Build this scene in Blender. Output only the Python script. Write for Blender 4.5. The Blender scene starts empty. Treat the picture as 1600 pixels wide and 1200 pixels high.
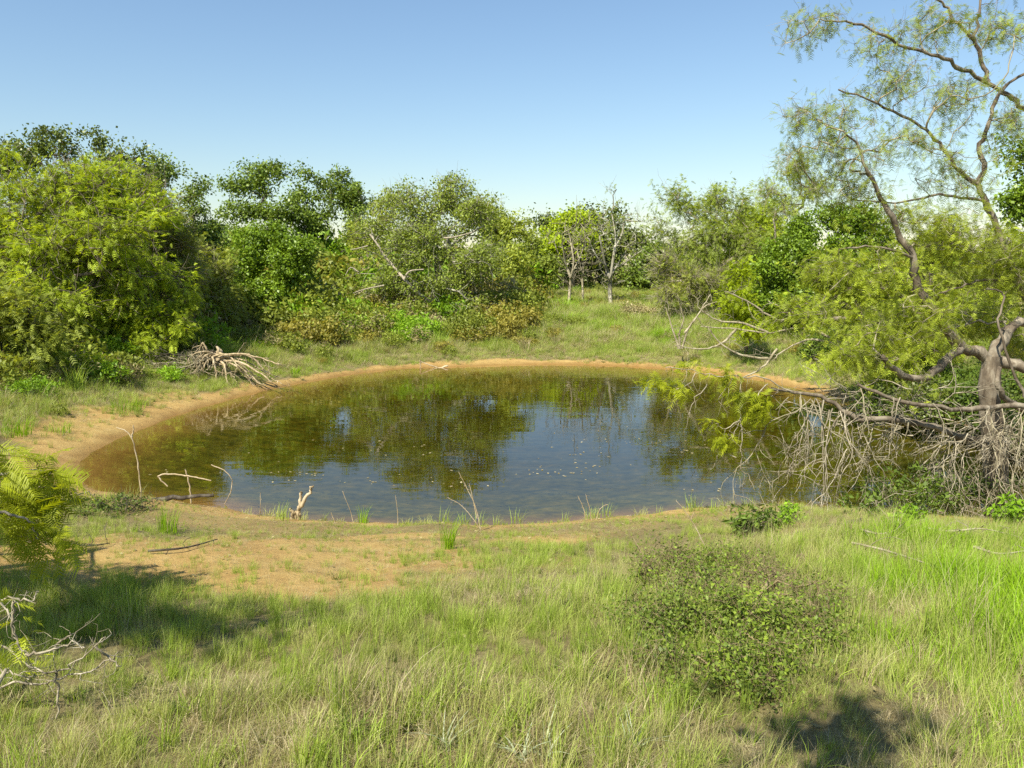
import bpy, math, random
import numpy as np
from mathutils import Vector

sc = bpy.context.scene
COL = sc.collection

# ------------------------------------------------------------------ camera, sky, sun, exposure
CAM_H = 3.5
PITCH = math.radians(8.5)
FPX = 1256.0                       # focal length in pixels of the 1600 px wide photograph
cam_d = bpy.data.cameras.new('camera')
cam_d.sensor_width = 36.0
cam_d.lens = 36.0 * FPX / 1600.0
cam_d.clip_start = 0.05
cam_d.clip_end = 3000
cam = bpy.data.objects.new('camera', cam_d)
COL.objects.link(cam)
cam.location = (0, 0, CAM_H)
cam.rotation_euler = (math.radians(90) - PITCH, 0, 0)
sc.camera = cam

SUN_EL = math.radians(51)
SUN_AZ = math.radians(216)         # clockwise from +Y: behind the camera, to the left
sun_vec = Vector((math.sin(SUN_AZ) * math.cos(SUN_EL), math.cos(SUN_AZ) * math.cos(SUN_EL), math.sin(SUN_EL)))
world = bpy.data.worlds.new('World')
sc.world = world
world.use_nodes = True
wn = world.node_tree.nodes
bg = wn['Background']
sky = wn.new('ShaderNodeTexSky')
sky.sky_type = 'NISHITA'
sky.sun_disc = False
sky.sun_elevation = SUN_EL
sky.sun_rotation = SUN_AZ
sky.altitude = 300
sky.air_density = 1.4
sky.dust_density = 0.35
sky.ozone_density = 5.0
world.node_tree.links.new(sky.outputs['Color'], bg.inputs['Color'])
bg.inputs['Strength'].default_value = 0.075
sun_d = bpy.data.lights.new('sun', 'SUN')
sun_d.energy = 4.9
sun_d.angle = math.radians(0.5)
sun_d.color = (1.0, 0.94, 0.80)
sun = bpy.data.objects.new('sun', sun_d)
COL.objects.link(sun)
sun.rotation_euler = (-sun_vec).to_track_quat('-Z', 'Y').to_euler()
sun.location = (-40, -30, 60)
vs = sc.view_settings
vs.view_transform = 'Standard'
vs.look = 'None'
vs.gamma = 1.0
vs.exposure = 1.0
vs.use_curve_mapping = False
sc.cycles.max_bounces = 8
sc.cycles.diffuse_bounces = 3
sc.cycles.glossy_bounces = 3
sc.cycles.transmission_bounces = 5
sc.cycles.transparent_max_bounces = 12
sc.cycles.use_denoising = False

# ------------------------------------------------------------------ pixel rays -> world points
def ray(u, v):
    a = (u - 800.0) / FPX
    b = (600.0 - v) / FPX
    cp, sp = math.cos(PITCH), math.sin(PITCH)
    return np.array([a, cp + b * sp, -sp + b * cp])

def P(u, v, Y):                    # the point at distance Y (along +Y) that shows at photo pixel u, v
    d = ray(u, v)
    return np.array([0, 0, CAM_H]) + d * (Y / d[1])

def Wt(u, v):                      # point of the water level at that pixel
    d = ray(u, v)
    return np.array([0, 0, CAM_H]) + d * (-CAM_H / d[2])

# ------------------------------------------------------------------ noise
def _hash(ix, iy, seed):
    n = (ix.astype(np.int64) * 374761393 + iy.astype(np.int64) * 668265263 + seed * 1442695041) & 0xffffffff
    n = ((n ^ (n >> 13)) * 1274126177) & 0xffffffff
    return ((n ^ (n >> 16)) & 0xffffff) / float(0xffffff)

def vnoise(x, y, seed=0):
    x = np.asarray(x, float); y = np.asarray(y, float)
    ix = np.floor(x); iy = np.floor(y)
    fx = x - ix; fy = y - iy
    fx = fx * fx * (3 - 2 * fx); fy = fy * fy * (3 - 2 * fy)
    a = _hash(ix, iy, seed); b = _hash(ix + 1, iy, seed); c = _hash(ix, iy + 1, seed); d = _hash(ix + 1, iy + 1, seed)
    return (a * (1 - fx) + b * fx) * (1 - fy) + (c * (1 - fx) + d * fx) * fy

def fbm(x, y, seed=0, octv=4):
    s = 0; amp = 0.5; t = 0
    for i in range(octv):
        s = s + amp * vnoise(x * 2 ** i, y * 2 ** i, seed + i * 17)
        t += amp; amp *= 0.5
    return s / t

def sstep(a, b, x):
    t = np.clip((np.asarray(x, float) - a) / (b - a), 0, 1)
    return t * t * (3 - 2 * t)

# ------------------------------------------------------------------ pond outline and terrain
shore_px = [(118, 738), (150, 702), (228, 666), (325, 632), (430, 606), (500, 592), (565, 582), (640, 574), (720, 572), (800, 569),
            (900, 569), (1000, 573), (1100, 581), (1180, 592), (1240, 604), (1310, 620), (1400, 640), (1480, 656), (1570, 668), (1650, 700),
            (1700, 770), (1680, 815), (1560, 818), (1450, 808), (1350, 800), (1260, 796), (1180, 792), (1100, 797), (1000, 808), (930, 813), (860, 820), (780, 826),
            (700, 822), (620, 823), (540, 818), (470, 815), (400, 808), (340, 796), (270, 784), (200, 776), (140, 764)]
shore_ctrl = np.array([Wt(*p)[:2] for p in shore_px])

def catmull(pts, sub, closed=False):
    pts = np.asarray(pts, float); n = len(pts); out = []
    rng_ = range(n) if closed else range(n - 1)
    for i in rng_:
        if closed:
            p0, p1, p2, p3 = pts[(i - 1) % n], pts[i], pts[(i + 1) % n], pts[(i + 2) % n]
        else:
            p0, p1, p2, p3 = pts[max(i - 1, 0)], pts[i], pts[i + 1], pts[min(i + 2, n - 1)]
        for k in range(sub):
            t = k / sub
            out.append(0.5 * ((2 * p1) + (-p0 + p2) * t + (2 * p0 - 5 * p1 + 4 * p2 - p3) * t * t + (-p0 + 3 * p1 - 3 * p2 + p3) * t ** 3))
    if not closed:
        out.append(pts[-1])
    return np.array(out)

shore = catmull(shore_ctrl, 3, True)

def sdist(x, y):
    """signed distance to the shoreline, positive on land"""
    x = np.atleast_1d(np.asarray(x, float)); y = np.atleast_1d(np.asarray(y, float))
    best = np.full(x.shape, 1e9); ins = np.zeros(x.shape, bool)
    n = len(shore)
    for i in range(n):
        ax, ay = shore[i]; bx, by = shore[(i + 1) % n]
        ex, ey = bx - ax, by - ay
        t = np.clip(((x - ax) * ex + (y - ay) * ey) / (ex * ex + ey * ey), 0, 1)
        d = (x - ax - t * ex) ** 2 + (y - ay - t * ey) ** 2
        best = np.minimum(best, d)
        c = (ay > y) != (by > y)
        if abs(ey) > 1e-12:
            ins ^= c & (x < ex * (y - ay) / ey + ax)
    d = np.sqrt(best)
    return np.where(ins, -d, d)

def height(x, y, s=None):
    x = np.atleast_1d(np.asarray(x, float)); y = np.atleast_1d(np.asarray(y, float))
    if s is None:
        s = sdist(x, y)
    s = s + (fbm(x * 0.9, y * 0.9, 5) - 0.5) * 0.5 * sstep(0.0, 1.0, np.abs(s)) + (fbm(x * 2.3, y * 2.3, 6, 3) - 0.5) * 0.22
    fac = 1.0 - 0.42 * sstep(11, 27, y)
    zo = 2.35 * (1 - np.exp(-np.maximum(s, 0) / 7.6)) * fac + 0.045 * sstep(0, 0.18, s)
    zo = zo + 0.5 * sstep(45, 75, y) + 0.00 * x
    zo = zo + (fbm(x * 0.45, y * 0.45, 21) - 0.5) * 0.32 * sstep(0.6, 3.5, s) + (fbm(x * 2.6, y * 2.6, 22, 3) - 0.5) * 0.06 * sstep(0.2, 1.2, s)
    zi = -0.95 * (1 - np.exp(-np.maximum(-s, 0) * 0.24)) + (fbm(x * 1.4, y * 1.4, 25) - 0.5) * 0.10 * sstep(0.2, 1.5, -s)
    return np.where(s > 0, zo, zi)

def hz(x, y):
    return float(height(x, y)[0])

def G(u, v):                       # ground point at that pixel
    d = ray(u, v); o = np.array([0, 0, CAM_H])
    ts = np.linspace(2.0, 90, 1800)
    pts = o[None] + ts[:, None] * d[None]
    h = np.maximum(height(pts[:, 0], pts[:, 1]), 0.0)
    k = int(np.argmax(pts[:, 2] < h))
    return np.array([pts[k, 0], pts[k, 1], h[k]])

# ------------------------------------------------------------------ object helpers
def mesh_np(name, verts, polys, attrs=None, smooth=False, mat=None, mat_idx=None):
    """polys: list of integer arrays, each (m, k)"""
    me = bpy.data.meshes.new(name)
    verts = np.ascontiguousarray(verts, dtype=np.float32)
    polys = [np.asarray(p, np.int32) for p in polys if len(p)]
    me.vertices.add(len(verts)); me.vertices.foreach_set('co', verts.ravel())
    loops = np.concatenate([p.ravel() for p in polys]); tot = np.concatenate([np.full(len(p), p.shape[1], np.int32) for p in polys])
    start = np.concatenate([[0], np.cumsum(tot)[:-1]]).astype(np.int32)
    me.loops.add(len(loops)); me.loops.foreach_set('vertex_index', loops)
    me.polygons.add(len(tot)); me.polygons.foreach_set('loop_start', start); me.polygons.foreach_set('loop_total', tot)
    me.polygons.foreach_set('use_smooth', np.full(len(tot), bool(smooth)))
    for k, a in (attrs or {}).items():
        at = me.attributes.new(k, 'FLOAT', 'POINT'); at.data.foreach_set('value', np.ascontiguousarray(a, np.float32))
    for m in ([mat] if not isinstance(mat, (list, tuple)) else mat):
        if m: me.materials.append(m)
    if mat_idx is not None:
        me.polygons.foreach_set('material_index', np.asarray(mat_idx, np.int32))
    me.update(calc_edges=True)
    return me

def link(name, me, parent=None, kind=None):
    o = bpy.data.objects.new(name, me); COL.objects.link(o)
    if parent is not None:
        o.parent = parent
    if kind: o['kind'] = kind
    return o

def tag(o, label, cat, group=None):
    o['label'] = label; o['category'] = cat
    if group: o['group'] = group
    return o

def empty(name, loc, label, cat, group=None):
    o = bpy.data.objects.new(name, None); COL.objects.link(o)
    o.location = loc; o.empty_display_size = 0.3
    return tag(o, label, cat, group)

# ------------------------------------------------------------------ materials
def new_mat(name):
    m = bpy.data.materials.new(name); m.use_nodes = True
    nt = m.node_tree; nt.nodes.clear()
    out = nt.nodes.new('ShaderNodeOutputMaterial')
    return m, nt, out

def ramp(nt, stops, interp='LINEAR'):
    r = nt.nodes.new('ShaderNodeValToRGB'); cr = r.color_ramp; cr.interpolation = interp
    while len(cr.elements) > 1: cr.elements.remove(cr.elements[-1])
    cr.elements[0].position = stops[0][0]; cr.elements[0].color = (*stops[0][1], 1)
    for p, c in stops[1:]:
        e = cr.elements.new(p); e.color = (*c, 1)
    return r

def math_n(nt, op, a, b=None, clamp=False):
    n = nt.nodes.new('ShaderNodeMath'); n.operation = op; n.use_clamp = clamp
    for i, v in enumerate((a, b)):
        if v is None: continue
        if isinstance(v, (int, float)): n.inputs[i].default_value = v
        else: nt.links.new(v, n.inputs[i])
    return n.outputs[0]

def mixc(nt, fac, a, b, mode='MIX'):
    n = nt.nodes.new('ShaderNodeMix'); n.data_type = 'RGBA'; n.blend_type = mode
    for s, v in ((n.inputs[0], fac), (n.inputs[6], a), (n.inputs[7], b)):
        if isinstance(v, (int, float)): s.default_value = v
        elif isinstance(v, tuple): s.default_value = (*v, 1)
        else: nt.links.new(v, s)
    return n.outputs[2]

def noise_n(nt, scale, detail=4, rough=0.55, vec=None, w=0.0):
    n = nt.nodes.new('ShaderNodeTexNoise'); n.inputs['Scale'].default_value = scale
    n.inputs['Detail'].default_value = detail; n.inputs['Roughness'].default_value = rough
    if vec is None:
        g = nt.nodes.new('ShaderNodeNewGeometry'); vec = g.outputs['Position']
    nt.links.new(vec, n.inputs['Vector'])
    return n.outputs['Fac']

def attr_n(nt, name):
    a = nt.nodes.new('ShaderNodeAttribute'); a.attribute_name = name
    return a.outputs['Fac']

def leaf_mat(name, cols, trans=0.38, patch=0.35, rough=0.5, patch_scale=0.6, spec=0.25):
    """cols: dark .. light leaf colours spread over the leaves of one plant"""
    m, nt, out = new_mat(name)
    r = ramp(nt, [(i / (len(cols) - 1), c) for i, c in enumerate(cols)])
    oi = nt.nodes.new('ShaderNodeObjectInfo')
    n = noise_n(nt, patch_scale, 3, 0.6)
    f = math_n(nt, 'ADD', math_n(nt, 'MULTIPLY', attr_n(nt, 'rnd'), 0.55), math_n(nt, 'MULTIPLY', math_n(nt, 'SUBTRACT', n, 0.28), 0.9), True)
    nt.links.new(f, r.inputs[0])
    b = math_n(nt, 'ADD', math_n(nt, 'MULTIPLY', attr_n(nt, 'clump'), patch), 1.0 - patch * 0.5)
    b2 = math_n(nt, 'MULTIPLY', b, math_n(nt, 'ADD', math_n(nt, 'MULTIPLY', oi.outputs['Random'], 0.24), 0.88))
    vm = nt.nodes.new('ShaderNodeVectorMath'); vm.operation = 'SCALE'
    nt.links.new(r.outputs[0], vm.inputs[0]); nt.links.new(b2, vm.inputs['Scale'])
    p = nt.nodes.new('ShaderNodeBsdfPrincipled'); p.inputs['Roughness'].default_value = rough
    p.inputs['Specular IOR Level'].default_value = spec
    nt.links.new(vm.outputs[0], p.inputs['Base Color'])
    t = nt.nodes.new('ShaderNodeBsdfTranslucent')
    tc = mixc(nt, 1.0, vm.outputs[0], (1.25, 1.15, 0.45), 'MULTIPLY')
    nt.links.new(tc, t.inputs['Color'])
    mx = nt.nodes.new('ShaderNodeMixShader'); mx.inputs[0].default_value = trans
    nt.links.new(p.outputs[0], mx.inputs[1]); nt.links.new(t.outputs[0], mx.inputs[2])
    nt.links.new(mx.outputs[0], out.inputs['Surface'])
    return m

def bark_mat(name, dark, mid, pale, scale=9.0, lichen=0.5):
    m, nt, out = new_mat(name)
    tc = nt.nodes.new('ShaderNodeTexCoord')
    mp = nt.nodes.new('ShaderNodeMapping'); mp.inputs['Scale'].default_value = (1, 1, 0.35)
    nt.links.new(tc.outputs['Object'], mp.inputs[0])
    n1 = noise_n(nt, scale, 6, 0.7, mp.outputs[0]); n2 = noise_n(nt, scale * 0.35, 3, 0.6, tc.outputs['Object'])
    r = ramp(nt, [(0.32, dark), (0.52, mid), (0.72, pale)]); nt.links.new(n1, r.inputs[0])
    li = math_n(nt, 'MULTIPLY', math_n(nt, 'SUBTRACT', n2, 0.5), 7.0, True)
    c = mixc(nt, math_n(nt, 'MULTIPLY', li, lichen), r.outputs[0], pale)
    p = nt.nodes.new('ShaderNodeBsdfPrincipled'); p.inputs['Roughness'].default_value = 0.9
    p.inputs['Specular IOR Level'].default_value = 0.15
    nt.links.new(c, p.inputs['Base Color'])
    b = nt.nodes.new('ShaderNodeBump'); b.inputs['Strength'].default_value = 0.6; b.inputs['Distance'].default_value = 0.02
    nt.links.new(n1, b.inputs['Height']); nt.links.new(b.outputs[0], p.inputs['Normal'])
    nt.links.new(p.outputs[0], out.inputs['Surface'])
    return m

M = {}
M['mesquite'] = leaf_mat('mesquite_leaf', [(0.21, 0.28, 0.018), (0.375, 0.475, 0.034), (0.55, 0.66, 0.07)], 0.5)
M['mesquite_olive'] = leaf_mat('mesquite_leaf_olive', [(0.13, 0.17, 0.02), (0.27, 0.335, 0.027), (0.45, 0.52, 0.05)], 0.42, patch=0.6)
M['mesquite_grey'] = leaf_mat('mesquite_leaf_dull', [(0.17, 0.205, 0.032), (0.3, 0.355, 0.052), (0.44, 0.5, 0.075)], 0.46)
M['mesquite_near'] = leaf_mat('mesquite_leaf_fresh', [(0.208, 0.26, 0.0104), (0.351, 0.403, 0.0182), (0.494, 0.546, 0.039)], 0.45)
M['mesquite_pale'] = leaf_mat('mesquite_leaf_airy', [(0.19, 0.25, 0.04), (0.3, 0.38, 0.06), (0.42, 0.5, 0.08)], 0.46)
M['oak'] = leaf_mat('oak_leaf', [(0.075, 0.115, 0.016), (0.155, 0.225, 0.026), (0.27, 0.36, 0.05)], 0.30, rough=0.42, spec=0.35)
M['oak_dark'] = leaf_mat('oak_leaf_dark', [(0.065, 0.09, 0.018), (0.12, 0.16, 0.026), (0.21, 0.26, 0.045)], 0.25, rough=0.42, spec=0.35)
M['oak_bright'] = leaf_mat('oak_leaf_bright', [(0.065, 0.115, 0.009), (0.155, 0.245, 0.015), (0.28, 0.41, 0.03)], 0.32, rough=0.42, spec=0.35)
M['elm'] = leaf_mat('elm_leaf', [(0.12, 0.155, 0.025), (0.22, 0.28, 0.04), (0.35, 0.42, 0.07)], 0.36)
M['lime'] = leaf_mat('yellow_green_leaf', [(0.195, 0.26, 0.0078), (0.312, 0.403, 0.013), (0.429, 0.533, 0.026)], 0.42)
M['vine'] = leaf_mat('vine_leaf', [(0.11, 0.21, 0.012), (0.21, 0.36, 0.02), (0.32, 0.48, 0.04)], 0.40)
M['scrub'] = leaf_mat('scrub_leaf', [(0.15, 0.15, 0.03), (0.285, 0.255, 0.045), (0.39, 0.345, 0.06)], 0.35)
M['scrub_olive'] = leaf_mat('scrub_leaf_olive', [(0.116, 0.145, 0.0217), (0.2175, 0.261, 0.0362), (0.3335, 0.377, 0.058)], 0.36)
M['scrub_dry'] = leaf_mat('scrub_leaf_dry', [(0.18, 0.15, 0.075), (0.33, 0.285, 0.135), (0.48, 0.42, 0.21)], 0.25)
M['shrub'] = leaf_mat('shrub_leaf', [(0.07, 0.105, 0.02), (0.16, 0.225, 0.032), (0.34, 0.45, 0.045)], 0.36, patch_scale=2.6)
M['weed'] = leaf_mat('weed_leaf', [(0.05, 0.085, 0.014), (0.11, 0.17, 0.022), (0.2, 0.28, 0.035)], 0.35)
M['silver'] = leaf_mat('silver_weed_leaf', [(0.25, 0.30, 0.18), (0.40, 0.45, 0.30), (0.55, 0.58, 0.42)], 0.25)
M['grass_green'] = leaf_mat('grass_blade_green', [(0.175, 0.245, 0.035), (0.31, 0.42, 0.06), (0.46, 0.57, 0.1)], 0.40, patch_scale=1.7, patch=0.5)
M['grass_lush'] = leaf_mat('grass_blade_lush', [(0.14, 0.25, 0.008), (0.25, 0.42, 0.013), (0.38, 0.57, 0.035)], 0.42, patch_scale=1.7, patch=0.5)
M['grass_dull'] = leaf_mat('grass_blade_dull', [(0.22, 0.245, 0.065), (0.36, 0.39, 0.11), (0.5, 0.53, 0.18)], 0.34, patch_scale=1.7, patch=0.5)
M['grass_dry'] = leaf_mat('grass_blade_dry', [(0.22, 0.175, 0.095), (0.42, 0.355, 0.20), (0.64, 0.57, 0.38)], 0.28, patch_scale=1.7, patch=0.5)
M['bark'] = bark_mat('grey_brown_bark', (0.055, 0.042, 0.030), (0.15, 0.12, 0.085), (0.33, 0.29, 0.22), 9, 0.5)
M['bark_dark'] = bark_mat('dark_bark', (0.025, 0.020, 0.016), (0.07, 0.057, 0.042), (0.20, 0.18, 0.14), 9, 0.4)
M['bark_pale'] = bark_mat('lichen_bark', (0.12, 0.105, 0.07), (0.26, 0.24, 0.175), (0.44, 0.42, 0.33), 7, 0.8)
M['twig'] = bark_mat('bleached_twig', (0.12, 0.10, 0.068), (0.29, 0.25, 0.175), (0.48, 0.43, 0.33), 18, 0.5)
M['dead'] = bark_mat('dead_wood', (0.17, 0.125, 0.07), (0.37, 0.29, 0.17), (0.56, 0.47, 0.33), 14, 0.5)
M['twig_grey'] = bark_mat('grey_twig', (0.13, 0.11, 0.065), (0.27, 0.235, 0.15), (0.43, 0.39, 0.28), 14, 0.5)

# ground: orange sandy clay, soil and thatch under the grass, silt under the water
def ground_material():
    m, nt, out = new_mat('ground_soil')
    g = nt.nodes.new('ShaderNodeNewGeometry'); pos = g.outputs['Position']
    nL = noise_n(nt, 0.7, 5, 0.6, pos); nM = noise_n(nt, 4.5, 6, 0.65, pos); nF = noise_n(nt, 38, 6, 0.7, pos); nG = noise_n(nt, 150, 3, 0.6, pos)
    sand = ramp(nt, [(0.25, (0.23, 0.135, 0.045)), (0.5, (0.36, 0.245, 0.085)), (0.75, (0.48, 0.36, 0.15))])
    nt.links.new(math_n(nt, 'ADD', math_n(nt, 'MULTIPLY', nM, 0.6), math_n(nt, 'MULTIPLY', nF, 0.4)), sand.inputs[0])
    red = mixc(nt, math_n(nt, 'MULTIPLY', math_n(nt, 'SUBTRACT', nL, 0.42), 3.0, True), sand.outputs[0], (0.33, 0.165, 0.06))
    sandc = mixc(nt, 0.45, sand.outputs[0], red)
    soil = ramp(nt, [(0.3, (0.085, 0.065, 0.030)), (0.5, (0.17, 0.14, 0.06)), (0.7, (0.27, 0.24, 0.11))])
    nt.links.new(math_n(nt, 'ADD', math_n(nt, 'MULTIPLY', nM, 0.35), math_n(nt, 'MULTIPLY', nF, 0.65)), soil.inputs[0])
    cover = attr_n(nt, 'cover')
    cf = math_n(nt, 'ADD', cover, math_n(nt, 'MULTIPLY', math_n(nt, 'SUBTRACT', nF, 0.5), 1.2))
    cf = math_n(nt, 'MULTIPLY', math_n(nt, 'SUBTRACT', cf, 0.3), 2.2, True)
    dry = mixc(nt, cf, sandc, soil.outputs[0])
    # wet band at the water's edge
    wet = attr_n(nt, 'wet')
    wf = math_n(nt, 'ADD', wet, math_n(nt, 'MULTIPLY', math_n(nt, 'SUBTRACT', nM, 0.5), 0.7), True)
    wetc = mixc(nt, wf, dry, mixc(nt, 1.0, dry, (0.66, 0.60, 0.52), 'MULTIPLY'))
    # pond bed: sand in the shallows, green-brown silt with patches of algae where it is deep, its tone also painting in darkening with depth
    deep = attr_n(nt, 'deep')
    df = math_n(nt, 'ADD', deep, math_n(nt, 'MULTIPLY', math_n(nt, 'SUBTRACT', nL, 0.5), 0.7), True)
    silt = ramp(nt, [(0.35, (0.055, 0.060, 0.012)), (0.55, (0.13, 0.125, 0.022)), (0.7, (0.22, 0.18, 0.035))])
    nt.links.new(nM, silt.inputs[0])
    col = mixc(nt, df, wetc, silt.outputs[0])
    p = nt.nodes.new('ShaderNodeBsdfPrincipled'); nt.links.new(col, p.inputs['Base Color'])
    nt.links.new(math_n(nt, 'SUBTRACT', 0.95, math_n(nt, 'MULTIPLY', wet, 0.35)), p.inputs['Roughness'])
    p.inputs['Specular IOR Level'].default_value = 0.2
    b = nt.nodes.new('ShaderNodeBump'); b.inputs['Strength'].default_value = 0.8; b.inputs['Distance'].default_value = 0.03
    hh = math_n(nt, 'ADD', math_n(nt, 'MULTIPLY', nF, 0.7), math_n(nt, 'ADD', nM, math_n(nt, 'MULTIPLY', nG, 0.3)))
    nt.links.new(hh, b.inputs['Height']); nt.links.new(b.outputs[0], p.inputs['Normal'])
    nt.links.new(p.outputs[0], out.inputs['Surface'])
    return m

def water_material():
    m, nt, out = new_mat('pond_water')
    g = nt.nodes.new('ShaderNodeNewGeometry')
    mp = nt.nodes.new('ShaderNodeMapping'); mp.inputs['Scale'].default_value = (0.5, 1.6, 1); mp.inputs['Rotation'].default_value = (0, 0, 0.1)
    nt.links.new(g.outputs['Position'], mp.inputs[0])
    n1 = noise_n(nt, 5.0, 3, 0.55, mp.outputs[0]); n2 = noise_n(nt, 0.7, 2, 0.5, g.outputs['Position']); n3 = noise_n(nt, 1.3, 2, 0.5, mp.outputs[0])
    calm = ramp(nt, [(0.42, (0.12,) * 3), (0.62, (1.0,) * 3)]); nt.links.new(n2, calm.inputs[0])
    h = math_n(nt, 'ADD', math_n(nt, 'MULTIPLY', math_n(nt, 'MULTIPLY', n1, calm.outputs[0]), 0.0015), math_n(nt, 'MULTIPLY', n3, 0.0025))
    b = nt.nodes.new('ShaderNodeBump'); b.inputs['Strength'].default_value = 1.0; b.inputs['Distance'].default_value = 1.0
    nt.links.new(h, b.inputs['Height'])
    fr = nt.nodes.new('ShaderNodeFresnel'); fr.inputs['IOR'].default_value = 1.45; nt.links.new(b.outputs[0], fr.inputs['Normal'])
    gl = nt.nodes.new('ShaderNodeBsdfGlossy'); gl.inputs['Roughness'].default_value = 0.015; nt.links.new(b.outputs[0], gl.inputs['Normal'])
    gl.inputs['Color'].default_value = (1, 1, 1, 1)
    tr = nt.nodes.new('ShaderNodeBsdfTransparent'); tr.inputs['Color'].default_value = (0.98, 0.96, 0.88, 1)
    mx = nt.nodes.new('ShaderNodeMixShader'); nt.links.new(fr.outputs[0], mx.inputs[0]); nt.links.new(tr.outputs[0], mx.inputs[1]); nt.links.new(gl.outputs[0], mx.inputs[2])
    nt.links.new(mx.outputs[0], out.inputs['Surface'])
    va = nt.nodes.new('ShaderNodeVolumeAbsorption'); va.inputs['Color'].default_value = (0.62, 0.60, 0.22, 1); va.inputs['Density'].default_value = 0.8
    nt.links.new(va.outputs[0], out.inputs['Volume'])
    return m

M['ground'] = ground_material()
M['water'] = water_material()
M['bark_warm'] = bark_mat('warm_brown_bark', (0.11, 0.08, 0.04), (0.22, 0.17, 0.09), (0.36, 0.30, 0.17), 12, 0.3)

# ------------------------------------------------------------------ vegetation masks
BARE = [(G(300, 872), 2.5, 0.95), (G(440, 850), 1.9, 0.7), (G(150, 850), 1.6, 0.6), (G(845, 845), 0.5, 0.22), (G(620, 838), 0.9, 0.2), (G(420, 905), 1.3, 0.45)]
def cover_at(x, y, s=None):
    """0 = bare orange soil, 1 = closed sward"""
    x = np.atleast_1d(np.asarray(x, float)); y = np.atleast_1d(np.asarray(y, float))
    if s is None: s = sdist(x, y)
    n = fbm(x * 1.1, y * 1.1, 31); n2 = fbm(x * 4.0, y * 4.0, 32, 3)
    band = 0.40 - 0.16 * sstep(14, 26, y) + 0.25 * sstep(-3, -8, x) * sstep(10, 14, y) * sstep(24, 18, y)
    band = band * (0.35 + 1.3 * fbm(x * 0.55, y * 0.55, 35))
    c = sstep(0.05, 1.0, (s - band * 0.3) / (band * 2.2) + (n - 0.5) * 0.9 + (n2 - 0.5) * 0.35)
    c = c * np.where(y < 13, 0.55 + 0.45 * sstep(1.0, 4.5, s + (n - 0.5) * 3), 1.0)
    for (p, rx, ry) in BARE:
        q = np.sqrt(((x - p[0]) / rx) ** 2 + ((y - p[1]) / ry) ** 2) + (n - 0.5) * 0.8 + (n2 - 0.5) * 0.9
        c = np.minimum(c, sstep(0.25, 1.7, q))
    return np.where(s < 0.1, 0, c)

# ------------------------------------------------------------------ ground sheet
def axis(lo_d, hi_d, step, far_lo, far_hi, growth=1.16):
    a = list(np.arange(lo_d, hi_d + 1e-6, step)); s = step; x = a[-1]
    while x < far_hi:
        s *= growth; x += s; a.append(x)
    s = step; x = a[0]; pre = []
    while x > far_lo:
        s *= growth; x -= s; pre.append(x)
    return np.array(pre[::-1] + a)
ax_ = axis(-13, 14, 0.17, -900, 900); ay_ = axis(1.5, 34, 0.16, -300, 1500)
gx, gy = np.meshgrid(ax_, ay_)
fx_, fy_ = gx.ravel(), gy.ravel()
fs_ = sdist(fx_, fy_)
fz_ = height(fx_, fy_, fs_)
nx_, ny_ = len(ax_), len(ay_)
ii = (np.arange(ny_ - 1)[:, None] * nx_ + np.arange(nx_ - 1)[None]).ravel()
quads = np.stack([ii, ii + 1, ii + nx_ + 1, ii + nx_], 1)
ground = link('ground', mesh_np('ground', np.stack([fx_, fy_, fz_], 1), [quads],
              {'cover': cover_at(fx_, fy_, fs_), 'wet': sstep(0.10, 0.01, fz_ + 0.05 * (fbm(fx_ * 1.7, fy_ * 1.7, 90) - 0.5)), 'deep': sstep(-0.02, -0.28, fz_)}, True, M['ground']), kind='structure')
ground['label'] = 'orange sandy ground sloping down to the pond, grown over with grass'

# water: a closed body whose rim runs under the banks
rim = []
cen = shore.mean(0)
for i in range(len(shore)):
    a, b = shore[i - 1], shore[(i + 1) % len(shore)]
    t = (b - a) / np.linalg.norm(b - a); nrm = np.array([-t[1], t[0]])
    if np.dot(nrm, shore[i] - cen) < 0: nrm = -nrm
    rim.append(shore[i] + nrm * 0.55)
rim = np.array(rim); k = len(rim)
wv = np.concatenate([np.column_stack([rim, np.zeros(k)]), np.column_stack([rim, np.full(k, -1.4)]), [[cen[0], cen[1], 0.0]]])
side = np.array([[i, (i + 1) % k, k + (i + 1) % k, k + i] for i in range(k)])
area = 0.5 * sum(rim[i][0] * rim[(i + 1) % k][1] - rim[(i + 1) % k][0] * rim[i][1] for i in range(k))
top = np.array([[i, (i + 1) % k, 2 * k] for i in range(k)]); bot = (k + np.arange(k))[None]
if area > 0: side = side[:, ::-1]; bot = bot[:, ::-1]
else: top = top[:, ::-1]
water = link('pond_water', mesh_np('pond_water', wv, [top, bot, side], None, False, M['water']), kind='structure')
water['label'] = 'still brown green pond water reflecting the trees and sky'

# ------------------------------------------------------------------ plant building blocks
def unit(v):
    return v / np.maximum(np.linalg.norm(v, axis=-1, keepdims=True), 1e-9)

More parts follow.
